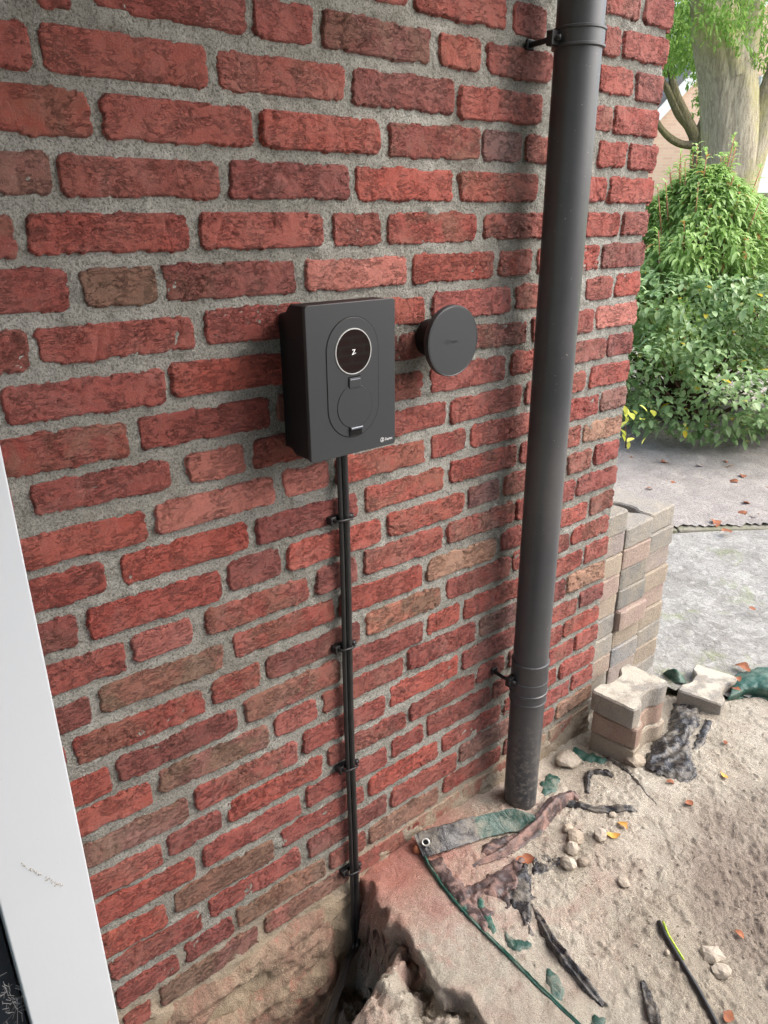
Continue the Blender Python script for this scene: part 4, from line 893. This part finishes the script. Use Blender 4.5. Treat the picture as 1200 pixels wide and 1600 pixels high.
# ------------------------------------------------------------------ fallen leaves
def leaf_thing(label, px, py, size, mat, seed, z=None, group='fallen leaves', tilt=.5):
    rr = random.Random(seed); q = G(px, py, .004) if z is None else Vector(on_ground(px, py, z+.004))
    n = 8; V = []; F = []
    for i in range(n+1):
        t = i/n; wd = size*.30*math.sin(math.pi*t**.8)*(1+.2*rr.uniform(-1, 1)); lift = size*(.10*math.sin(t*5+seed)+.12*t)
        for s, zz_ in ((-1, .22), (-.5, .08), (0, 0), (.5, .07), (1, .2)): V.append(((t-.5)*size, s*wd, lift+wd*zz_*2*tilt+rr.uniform(0, .03)*size))
    for i in range(n):
        for j in range(4): a = i*5+j; F.append((a, a+1, a+6, a+5))
    me = bpy.data.meshes.new('fallen_leaf'); me.from_pydata(V, [], F); me.update()
    for p in me.polygons: p.use_smooth = True
    o = link('fallen_leaf', me, None, mat); o.location = q; o.rotation_euler = (rr.uniform(-.2, .2), rr.uniform(-.2, .2), rr.uniform(0, 6.28)); return tag(o, label, 'leaf', group)
leaf_thing('yellow leaf lying beside the whitish clod, the lower of a touching pair', 958, 1306, .034, M['leaf_yel'], 2)
leaf_thing('orange yellow leaf, the upper of a touching pair on the sand', 973, 1290, .032, M['leaf_yel'], 5)
leaf_thing('curled reddish brown leaf standing by the tarp fold below the downpipe', 820, 1346, .046, M['leaf_red'], 9, tilt=1.4)
leaf_thing('small brown leaf on the sand below the shiny plastic sheet', 1047, 1222, .022, M['leaf_red'], 12)
leaf_thing('small orange leaf on the sand right of the shiny plastic sheet', 1131, 1212, .024, M['leaf_yel'], 15)
leaf_thing('brown leaf scrap on the sand below the single paver', 1133, 1160, .018, M['leaf_red'], 18)
leaf_thing('thin reddish leaf scrap in the middle of the sand', 1076, 1255, .026, M['leaf_red'], 21)
leaf_thing('narrow red leaf scrap in the darker dug soil', 1155, 1460, .022, M['leaf_red'], 24)
leaf_thing('reddish leaf scrap at the bottom edge right of the cut cable', 1137, 1590, .030, M['leaf_red'], 27)
leaf_thing('bright orange leaf heap between single paver and green tarp', 1160, 1046, .055, M['leaf_red'], 30, -1.30, tilt=1.2)
leaf_thing('orange leaf on top of the green tarp edge', 1152, 1062, .035, M['leaf_red'], 31, -1.262, tilt=1.2)
leaf_thing('small brown leaf in the fold of the green tarp', 1150, 1078, .026, M['leaf_red'], 32, -1.27, tilt=1.2)
leaf_thing('orange leaf on the pale paving right of the tall stack', 1176, 952, .034, M['leaf_red'], 33, -1.283)
for i, (px, py, s, c, lb) in enumerate(((1030, 828, .05, 0, 'orange leaf'), (1136, 831, .08, 0, 'large orange leaf pair'))):
    leaf_thing(['orange leaf on the kerb line nearest the tall stack', 'orange leaf on the kerb line at the right'][i], px if i else 1128, py, s*.8, M['leaf_red'], 40+i, -1.268 if i else -1.30)
SOIL_LEAVES = ['yellow leaf close to the wall corner under the left end of the shrub', 'small orange leaf on the soil nearest the wall corner', 'long orange leaf on the soil just above the tall paver stack', 'reddish oblong leaf in the middle of the soil strip', 'bright yellow leaf on the soil below the shrub', 'small orange leaf directly above the bright yellow one', 'orange leaf on the soil right of and below the yellow one', 'pale reddish leaf left of the orange one at the right of the soil', 'orange leaf cut by the right edge of the picture on the soil', 'red leaf low on the right part of the soil strip', 'tiny red leaf on the soil between stack and middle leaf', 'brown leaf near the kerb towards the right edge', 'pale orange leaf lying just behind the kerb in the middle', 'tiny dark red leaf on the soil behind the top of the tall stack', 'small yellowish leaf just under the shrub branches', 'brown leaf near the kerb furthest right', 'yellowish leaf under the shrub beside the yellow green seedling']
for i, (px, py, s, m_) in enumerate(((1018, 652, .06, 1), (990, 716, .05, 0), (1038, 723, .07, 0), (1094, 729, .07, 0), (1138, 730, .06, 1), (1134, 723, .045, 0), (1160, 745, .06, 0), (1144, 753, .06, 0), (1198, 765, .05, 0), (1166, 786, .05, 0), (1052, 755, .04, 0), (1160, 804, .06, 0), (1118, 818, .07, 0), (1014, 764, .04, 0), (1084, 716, .04, 1), (1180, 808, .06, 0), (1000, 672, .04, 1))):
    leaf_thing(SOIL_LEAVES[i], px, py, s*1.0, (M['leaf_red'], M['leaf_yel'])[m_], 50+i, -1.276, 'dry leaves scattered on the soil')

# ================================================================== PAVING, KERB, SOIL
k = NT('old_pale_paving', .95, .15); n = k.noise(5, 6, .7, .5); n2 = k.noise(60, 5, .75, .4)
c = k.mix(k.ramp(n, [(.35, 0.0), (.65, 1.0)]), (.23, .22, .20), (.37, .36, .335)); c = k.mix(k.ramp(n2, [(.35, .6), (.5, 0.0)]), c, (.15, .145, .13)); c = k.mix(k.ramp(k.noise(22, 5, .7, .8, off=(8, 1, 1)), [(.50, 0.0), (.62, .6)]), c, (.47, .46, .43))
c = k.mix(k.ramp(k.noise(6, 5, .7, .6, off=(8, 3, 1)), [(.56, 0.0), (.68, .6)]), c, (.24, .28, .13))
M['paving'] = k.done(c, k.bump(n2, 1.0, .012))
X, Y, nx, ny = warp_grid(1.6, 14.0, -9.0, 3.0, .04)
KA, KB = on_ground(1060, 831, -1.285), on_ground(1200, 828, -1.285); kd = (KB-KA)/np.linalg.norm(KB-KA); kn = np.array([-kd[1], kd[0], 0])
if kn[0] < 0: kn = -kn
side = (X-KA[0])*kn[0]+(Y-KA[1])*kn[1]
Zp = -1.302+.005*fbm(X*3, Y*3, 1, 3)+.016*sstep(2.3, 3, X); 
F = grid_faces(nx, ny); cen = side.reshape(-1)[F].mean(1); P = np.stack([X, Y, Zp], -1).reshape(-1, 3)
tag(link('paving', np_mesh('paving', P, F[(cen < .06) & ((P[:, 0]-edge_x(P[:, 1])).reshape(-1)[F].mean(1) > -.02)]), None, M['paving']), kind='structure')
k = NT('grey_soil', .97, .1); n = k.noise(8, 6, .7, .3); n2 = k.noise(90, 5, .75)
c = k.mix(k.ramp(n, [(.35, 0.0), (.65, 1.0)]), (.34, .31, .285), (.48, .44, .41)); c = k.mix(k.ramp(n2, [(.36, .6), (.48, 0.0)]), c, (.18, .15, .13)); c = k.mix(k.ramp(n2, [(.62, 0.0), (.75, .5)]), c, (.50, .45, .39))
M['soil'] = k.done(c, k.bump(n2, 1.0, .018))
X, Y, nx, ny = warp_grid(1.6, 9.0, -3.0, 7.0, .025); side = (X-KA[0])*kn[0]+(Y-KA[1])*kn[1]
Zg = -1.270+.010*fbm(X*5, Y*5, 2, 3)+.007*fbm(X*25, Y*25, 4, 3)+.05*sstep(.6, 2.5, side); F = grid_faces(nx, ny); cen = side.reshape(-1)[F].mean(1)
P = np.stack([X, Y, Zg], -1).reshape(-1, 3); tag(link('soil', np_mesh('soil', P, F[(cen > .03) & (cen < 5)]), None, M['soil']), kind='structure')
# kerb: upright concrete edging, one element after the other
km = mat_simple('mossy_kerb', (.25, .23, .195), .95, .1, 1.0, 90, .006, (.17, .175, .11), 9)
kt = thing('kerb', 'low mossy concrete kerb between the pale paving and the grey soil', 'kerb', tuple(KA))
ang = math.atan2(kd[1], kd[0])
for i in range(-2, 5):
    o = box('kerb_stone', (i*1.0+.003, -.0, -.10), (i*1.0+.997, .07, .008), km, kt, .006); o.rotation_euler = (0, 0, ang); o.location = Vector((0, 0, 0)) 
    if kn[0]*-math.sin(ang)+kn[1]*math.cos(ang) < 0: o.location = Vector((kn[0]*.07, kn[1]*.07, 0))

# ================================================================== SHRUBS
M['redstem'] = mat_simple('reddish_stem', (.36, .16, .09), .7, .2)
def leaf_cloud(name, C, D, Ls, mat, parent, wid=.42, curl=.25, stuff=True):
    """C centres, D directions (unit), Ls lengths: each leaf six faces folded on the midrib"""
    n = len(C); up = np.array([0, 0, 1.0]); S = np.cross(D, up); S /= np.linalg.norm(S, axis=1)[:, None]+1e-6; N = np.cross(S, D)
    prof = [(0, 0), (.28, .8), (.55, 1.0), (.8, .62), (1, 0)]
    V = []
    for t, w_ in prof:
        mid = C+D*(Ls*t)[:, None]-np.array([0, 0, 1])*(Ls*curl*t*t)[:, None]
        if w_ == 0: V.append(mid[:, None])
        else:
            o = S*(Ls*wid*.5*w_)[:, None]; l_ = N*(Ls*.07*w_)[:, None]; V.append(np.stack([mid-o+l_, mid, mid+o+l_], 1))
    V = np.concatenate(V, 1); m = V.shape[1]                       # 0 | 1 2 3 | 4 5 6 | 7 8 9 | 10
    tri = [(0, 2, 1), (0, 3, 2), (1, 2, 5), (1, 5, 4), (2, 3, 6), (2, 6, 5), (4, 5, 8), (4, 8, 7), (5, 6, 9), (5, 9, 8), (7, 8, 10), (8, 9, 10)]
    F = (np.array(tri)[None]+(np.arange(n)*m)[:, None, None]).reshape(-1, 3)
    o = link(name, np_mesh(name, V.reshape(-1, 3), F), parent, mat)
    if stuff: tag(o, kind='stuff')
    return o
def unit(v): return v/(np.linalg.norm(v, axis=-1, keepdims=True)+1e-9)
def shrub_points(n, cx, cy, zlo, zhi, rfun, rs, shell=.55):
    z = rs.uniform(zlo, zhi, n); a = rs.uniform(0, 2*math.pi, n); t = (z-zlo)/(zhi-zlo)
    R = rfun(t)*(1+.42*fbm(np.cos(a)*2.2+zhi, np.sin(a)*2.2, z*4.5, 3)); r = R*np.sqrt(rs.uniform(shell, 1, n))
    rad = np.stack([np.cos(a), np.sin(a), np.zeros(n)], 1)
    return np.stack([cx+r*np.cos(a), cy+r*np.sin(a), z], 1), rad, r/R
vb = on_ground(1165, 690, -1.27); VX, VY = vb[0]+.12, vb[1]+.42
print('shrub', VX, VY)
rs = np.random.RandomState(5)
sh1 = thing('viburnum_shrub', 'broad low shrub with large grey green leaves growing in the soil bed', 'shrub', (VX, VY, -1.27))
off = np.array([VX, VY, -1.27])
zt1 = at_depth(1100, 425, 4.6)[2]+1.27
rf = lambda t: .82*(np.sin(np.pi*np.clip(.20+.66*t, 0, 1))**.7)
C, rad, rr_ = shrub_points(14000, 0, 0, .06, zt1, rf, rs, .5)
Dn = unit(rad*.8+rs.normal(size=C.shape)*.55+np.array([0, 0, .15])); Lf = rs.uniform(.030, .064, len(C))
cd = C[:, 0]*(-VX)+C[:, 1]*(-.93-VY); idx = np.argsort(-(cd/np.linalg.norm([VX, VY])+rr_*1.0)); front = idx[:1500]; pick = rs.choice(front, 240, replace=False); rest = np.setdiff1d(np.arange(len(C)), pick)
leaf_cloud('foliage', C[rest], Dn[rest], Lf[rest], M['leaf'], sh1, .52, .25)
for j in pick: leaf_cloud('leaf', C[j:j+1], Dn[j:j+1], Lf[j:j+1]*1.1, M['leaf'], sh1, .55, .2, False)
for i in range(26):
    a = rs.uniform(0, 6.28); tp_ = C[rs.randint(len(C))]; tube('stem', [(.06*math.cos(a), .06*math.sin(a), 0), (tp_[0]*.4, tp_[1]*.4, tp_[2]*.5), tuple(tp_*.97)], [.012, .007, .003], M['twig'], sh1, 6)
sh2 = thing('laurel_shrub', 'tall bright yellow green shrub with narrow drooping leaves behind the grey green one', 'shrub', (0, 0, 0))
tb = at_depth(1098, 350, 5.1); LX, LY = tb[0], tb[1]; sh2.location = (LX, LY, -1.27); ztop2_ = at_depth(1105, 262, 5.1)[2]+1.27
print('laurel', LX, LY, ztop2_)
rf2 = lambda t: .74*(1-t**1.7)**.8+.03
C, rad, rr_ = shrub_points(19000, 0, 0, .35, ztop2_, rf2, rs, .45)
Dn = unit(rad*.7+rs.normal(size=C.shape)*.45+np.array([0, 0, .25])); Lf = rs.uniform(.045, .085, len(C))
Cs, Ds = [], []
for i in range(34):
    a = rs.uniform(0, 6.28); t = rs.uniform(.45, .97); z0__ = .35+(ztop2_-.35)*t; r = float(rf2(t))*.85; hgt = rs.uniform(.12, .26)
    for j in range(16):
        u_ = j/15; aa = rs.uniform(0, 6.28); Cs.append((r*math.cos(a)*(1+.1*u_), r*math.sin(a)*(1+.1*u_), z0__+hgt*u_)); Ds.append((math.cos(aa), math.sin(aa), .35+.9*u_))
    tube('stem', [(r*math.cos(a)*.8, r*math.sin(a)*.8, z0__-.15), (r*math.cos(a)*1.1, r*math.sin(a)*1.1, z0__+hgt)], [.005, .003], M['redstem'], sh2, 6)
C = np.vstack([C, np.array(Cs)]); Dn = np.vstack([Dn, unit(np.array(Ds))]); Lf = np.concatenate([Lf, rs.uniform(.05, .09, len(Cs))])
pick = rs.choice(np.argsort(C[:, 0]*LX+C[:, 1]*(LY+.93))[:3000], 150, replace=False); rest = np.setdiff1d(np.arange(len(C)), pick)
leaf_cloud('foliage', C[rest], Dn[rest], Lf[rest], M['leaf_young'], sh2, .30, .55)
for j in pick: leaf_cloud('leaf', C[j:j+1], Dn[j:j+1], Lf[j:j+1]*1.15, M['leaf_young'], sh2, .30, .5, False)
for i in range(40):
    a = rs.uniform(0, 6.28); tp_ = C[rs.randint(len(C))]; tube('stem', [(.08*math.cos(a), .08*math.sin(a), 0), (tp_[0]*.5, tp_[1]*.5, tp_[2]*.5), tuple(tp_*.99)], [.014, .008, .003], mat_twig_red if False else M['twig'], sh2, 6)
sh3 = thing('seedling', 'small yellow green seedling growing at the wall corner beside the soil', 'plant', tuple(on_ground(978, 700, -1.27)))
C = rs.normal(size=(26, 3))*np.array([.05, .05, .07])+np.array([0, 0, .16]); C = C+np.array(at_depth(978, 655, 3.2))-np.array(sh3.location)-np.array([0, 0, .16])
leaf_cloud('foliage', C, unit(rs.normal(size=(26, 3))), rs.uniform(.03, .055, 26), mat_leaf('yellow_leaf', (.45, .50, .05), (.60, .58, .12)), sh3, .55)
tube('stem', [(0, 0, 0), tuple(C.mean(0)*.6), tuple(C.mean(0))], [.004, .003, .002], M['twig'], sh3, 6)

# ================================================================== TREES
def branch(bm_list, pts, rads, seed, n=22, rough=.10):
    P = [Vector(p) for p in pts]; Q = []; Rr = []
    E = [P[0]*2-P[1]]+P+[P[-1]*2-P[-2]]
    for i in range(len(P)-1):
        for j in range(7):
            t = j/7; a, b, c, d = E[i:i+4]; Q.append(.5*((2*b)+(c-a)*t+(2*a-5*b+4*c-d)*t*t+(3*b-a-3*c+d)*t**3)); Rr.append(rads[i]*(1-t)+rads[i+1]*t)
    Q.append(P[-1]); Rr.append(rads[-1]); V = []
    for i, q in enumerate(Q):
        t = (Q[min(i+1, len(Q)-1)]-Q[max(i-1, 0)]).normalized(); a = t.cross(Vector((.3, .9, .1))).normalized(); b = t.cross(a)
        for k in range(n):
            th = 2*math.pi*k/n; r = Rr[i]*(1+rough*float(pn(math.cos(th)*2.2+seed, math.sin(th)*2.2, i*.12))+rough*.5*math.sin(th*5+seed+i*.05)); V.append(tuple(q+(a*math.cos(th)+b*math.sin(th))*r))
    F = []
    for i in range(len(Q)-1):
        for k in range(n): F.append((i*n+k, i*n+(k+1) % n, (i+1)*n+(k+1) % n, (i+1)*n+k))
    bm_list.append((V, F))
def join(name, parts, mat, parent):
    V, F, k = [], [], 0
    for v, f in parts: V += v; F += [tuple(i+k for i in q) for q in f]; k += len(v)
    return link(name, np_mesh(name, np.array(V), np.array(F)), parent, mat)
def tree(name, label, D_, stems, crown, leaves, bark, base_px, seed):
    b = at_depth(base_px, 350, D_); root = thing(name, label, 'tree', (b[0], b[1], -1.3)); O = Vector(root.location)
    parts = []
    for i, (pts, rads) in enumerate(stems):
        sub = []; branch(sub, [Vector(at_depth(px, py, D_+dd))-O for px, py, dd in pts], rads, seed+i); parts += sub
        join('trunk' if i == 0 else 'limb', sub, bark, root)
    rs = np.random.RandomState(seed); CC = []
    for (px, py, dd, r, n) in crown:
        c = at_depth(px, py, D_+dd)-np.array(O); v = unit(rs.normal(size=(n, 3)))*(rs.uniform(.25, 1, (n, 1))**.5)*np.array([r, r, r*.75]); CC.append(c+v*(1+.3*fbm(v[:, 0:1]*4, v[:, 1:2]*4, v[:, 2:3]*4, 2)))
    C = np.vstack(CC); leaf_cloud('crown', C, unit(rs.normal(size=C.shape)*.6+np.array([0, 0, -.5])), rs.uniform(.05, .10, len(C))*leaves, M['crown'], root, .42, .2)
    return root
tree('old_tree', 'huge mossy forked tree trunk towering behind the bright shrub', 8.0,
  [([(1160, 760, 0), (1140, 500, 0), (1138, 330, 0), (1140, 240, 0), (1138, 140, 0), (1120, 40, 0), (1108, -90, .2), (1100, -240, .3)], [.42, .30, .23, .25, .25, .21, .17, .14]),
   ([(1140, 225, .05), (1152, 130, 0), (1166, 40, 0), (1176, -60, 0), (1190, -220, 0)], [.17, .15, .13, .12, .1]),
   ([(1146, 330, .1), (1166, 250, .1), (1196, 170, .1), (1226, 90, .1), (1270, -40, .1)], [.18, .17, .13, .12, .1]),
   ([(1145, 120, -.1), (1130, 60, -.1), (1100, 10, -.1), (1080, -60, -.1)], [.15, .14, .10, .07])],
  [(1060, -20, .3, .55, 1800), (1110, -10, -.6, .5, 700), (1165, 5, -.7, .42, 500), (1060, 60, .6, .40, 1500), (1190, 20, .5, .5, 1200), (1050, -120, 0, .9, 1800), (1140, -160, 0, 1.1, 2000), (1230, -120, 0, 1.0, 1500), (1150, 45, -.5, .20, 170), (1130, 10, -.5, .22, 220), (1160, 75, -.4, .10, 40), (1205, 85, .3, .3, 350), (1185, 85, -.2, .12, 70)], .62, M['bark'], 1140, 11)
tree('forked_tree', 'smaller brown tree with thin curved limbs left of the huge mossy trunk', 10.5,
  [([(1102, 640, 0), (1101, 420, 0), (1100, 260, 0), (1104, 215, 0), (1112, 180, 0), (1122, 130, 0), (1130, 60, 0)], [.20, .17, .165, .15, .12, .09, .06]),
   ([(1094, 226, 0), (1082, 205, 0), (1066, 172, 0), (1056, 148, 0), (1048, 112, 0), (1040, 60, 0)], [.09, .07, .06, .055, .04, .03]),
   ([(1074, 196, 0), (1062, 180, 0), (1052, 160, 0), (1042, 138, 0), (1030, 120, 0), (1020, 90, 0)], [.05, .055, .05, .045, .035, .02]),
   ([(1092, 224, 0), (1070, 226, 0), (1050, 218, 0), (1036, 205, 0), (1026, 190, 0), (1016, 170, 0)], [.07, .045, .045, .04, .035, .03])],
  [(1068, 50, .2, .50, 1500), (1045, 90, .2, .30, 450), (1108, 110, .4, .30, 500), (1106, 150, .5, .20, 260), (1078, 180, 0, .05, 20), (1040, 20, .2, .8, 2000), (1030, 110, 0, .20, 130), (1104, 170, .3, .14, 90)], .8, M['bark2'], 1100, 17)

# ================================================================== NEIGHBOUR HOUSES
k = NT('salmon_brick', .9, .1); sn = k.n('ShaderNodeTexBrick'); sn.inputs['Scale'].default_value = 1.0; sn.inputs['Brick Width'].default_value = .21; sn.inputs['Row Height'].default_value = .0625; sn.inputs['Mortar Size'].default_value = .006
sn.inputs['Color1'].default_value = (.66, .43, .33, 1); sn.inputs['Color2'].default_value = (.74, .52, .40, 1); sn.inputs['Mortar'].default_value = (.70, .58, .48, 1)
tc = k.n('ShaderNodeTexCoord'); mp = k.n('ShaderNodeMapping'); mp.inputs['Rotation'].default_value = (math.pi/2, 0, 0); k.l(tc.outputs['Object'], mp.inputs[0]); k.l(mp.outputs[0], sn.inputs['Vector'])
M['salmon'] = k.done(k.mix(k.ramp(k.noise(.8, 4, .6), [(.4, 0.0), (.7, .35)]), sn.outputs['Color'], (.74, .54, .42)))
M['tiles'] = mat_simple('grey_roof_tile', (.14, .14, .15), .8, .2, .3, 30, .01, (.20, .20, .20), 5)
D_h = 17.0
hs = thing('gabled_house', 'salmon brick house gable with white verge board and grey tiled roof behind the trees', 'house', tuple(at_depth(1000, 350, D_h)*np.array([1, 1, 0])+np.array([0, 0, -1.5])))
O = Vector(hs.location)
# gable wall faces the camera: local frame (s along the picture, up)
S = Vector((FH[1], -FH[0], 0)); Nn = Vector(FH)
hs.rotation_euler = (0, 0, math.atan2(S.y, S.x))
def hl(px, py, d=D_h):
    q = Vector(at_depth(px, py, d))-O; return q.dot(S), q.dot(Nn), q.z   # facade plane square to the view
e0, e1_ = hl(1022, 192), hl(1096, 112); slope = (e1_[2]-e0[2])/(e1_[0]-e0[0]); y_ = e0[1]
s0, s1 = hl(985, 300)[0]-1.2, hl(1165, 300)[0]+.2; rise = lambda s: e0[2]+(s-e0[0])*slope
ridge = s1+1.0
bm = bmesh.new(); poly = [(s0, y_, 0), (ridge, y_, 0), (ridge, y_, rise(ridge)), (s0, y_, rise(s0))]
loft(bm, [poly, [(a, y_+6, c) for a, b, c in poly]]); link('gable_wall', bm_mesh('gable_wall', bm), hs, M['salmon'])
th = math.atan(slope)
def slopebox(name, sa, sb_, ya, yb, lo, hi, mat, par):
    P0 = [(s, rise(s)) for s in (sa, sb_)]; nx_, nz_ = -math.sin(th), math.cos(th)
    prof = [(P0[0][0]+nx_*lo, P0[0][1]+nz_*lo), (P0[1][0]+nx_*lo, P0[1][1]+nz_*lo), (P0[1][0]+nx_*hi, P0[1][1]+nz_*hi), (P0[0][0]+nx_*hi, P0[0][1]+nz_*hi)]
    bm = bmesh.new(); loft(bm, [[(a, ya, c) for a, c in prof], [(a, yb, c) for a, c in prof]]); return link(name, bm_mesh(name, bm), par, mat)
vw = mat_simple('white_verge', (.80, .80, .80), .5, .4)
slopebox('verge_board', s0-.3, ridge, y_-.20, y_-.16, -.02, .17, vw, hs); slopebox('soffit', s0-.3, ridge, y_-.16, y_-.002, .0, .03, vw, hs)
rf_ = slopebox('roof', s0-.3, ridge, y_-.22, y_+6, .175, .22, M['tiles'], hs)
for i in range(9): slopebox('tile_course', s0-.3, ridge, y_-.24+i*.30, y_-.24+i*.30+.285, .224, .25+.02, M['tiles'], rf_)
h2 = thing('white_house', 'neighbouring house with white fascia and dark window at the right edge', 'house', tuple(at_depth(1190, 350, 15)*np.array([1, 1, 0])+np.array([0, 0, -1.5]))); O = Vector(h2.location); h2.rotation_euler = hs.rotation_euler
def hb(name, p0, p1, ya, yb, mat, par, bev=.01):
    a = hl(*p0, 15.0); b = hl(*p1, 15.0); return box(name, (min(a[0], b[0]), a[1]+ya, min(a[2], b[2])), (max(a[0], b[0]), a[1]+yb, max(a[2], b[2])), mat, par, bev, 1)
hb('fascia', (1168, 303), (1330, 205), -.35, .8, vw, h2)
hb('siding', (1168, 204.5), (1330, 120), -.2, .8, mat_simple('pale_siding', (.62, .62, .60), .7, .3), h2)
hb('window_sill', (1168, 392), (1330, 384), -.12, .1, vw, h2); hb('wall_base', (1168, 470), (1330, 393), .0, .8, mat_simple('pale_render', (.55, .50, .42), .9, .1), h2)
wn_ = hb('window', (1168, 383.5), (1330, 303.5), .08, .14, mat_simple('window_glass_dark', (.03, .04, .045), .06, .6), h2)
for px in (1172, 1196, 1230, 1280): hb('window_bar', (px, 383), (px+2.5, 304), .03, .075, vw, wn_)
hd_ = thing('hedge', 'low yellow green hedge in front of the white house at the right edge', 'hedge', tuple(at_depth(1190, 420, 11)*np.array([1, 1, 0])+np.array([0, 0, -1.4])))
c0 = Vector(hd_.location); n = 3600; A = S.copy(); 
T = rs.uniform(-1.6, 2.2, n); Zh = rs.uniform(0, at_depth(1190, 398, 11)[2]+1.4, n); Dd = rs.uniform(-.3, .3, n)
C = np.stack([A.x*T+Nn.x*Dd, A.y*T+Nn.y*Dd, Zh+.08*pn(T*3, 0, 0)], 1); leaf_cloud('foliage', C, unit(rs.normal(size=C.shape)), rs.uniform(.05, .11, n), mat_leaf('hedge_leaf', (.22, .30, .06), (.42, .42, .12)), hd_, .5)
dt = thing('background_trees', '', '', (0, 0, 0)); bpy.data.objects.remove(dt)
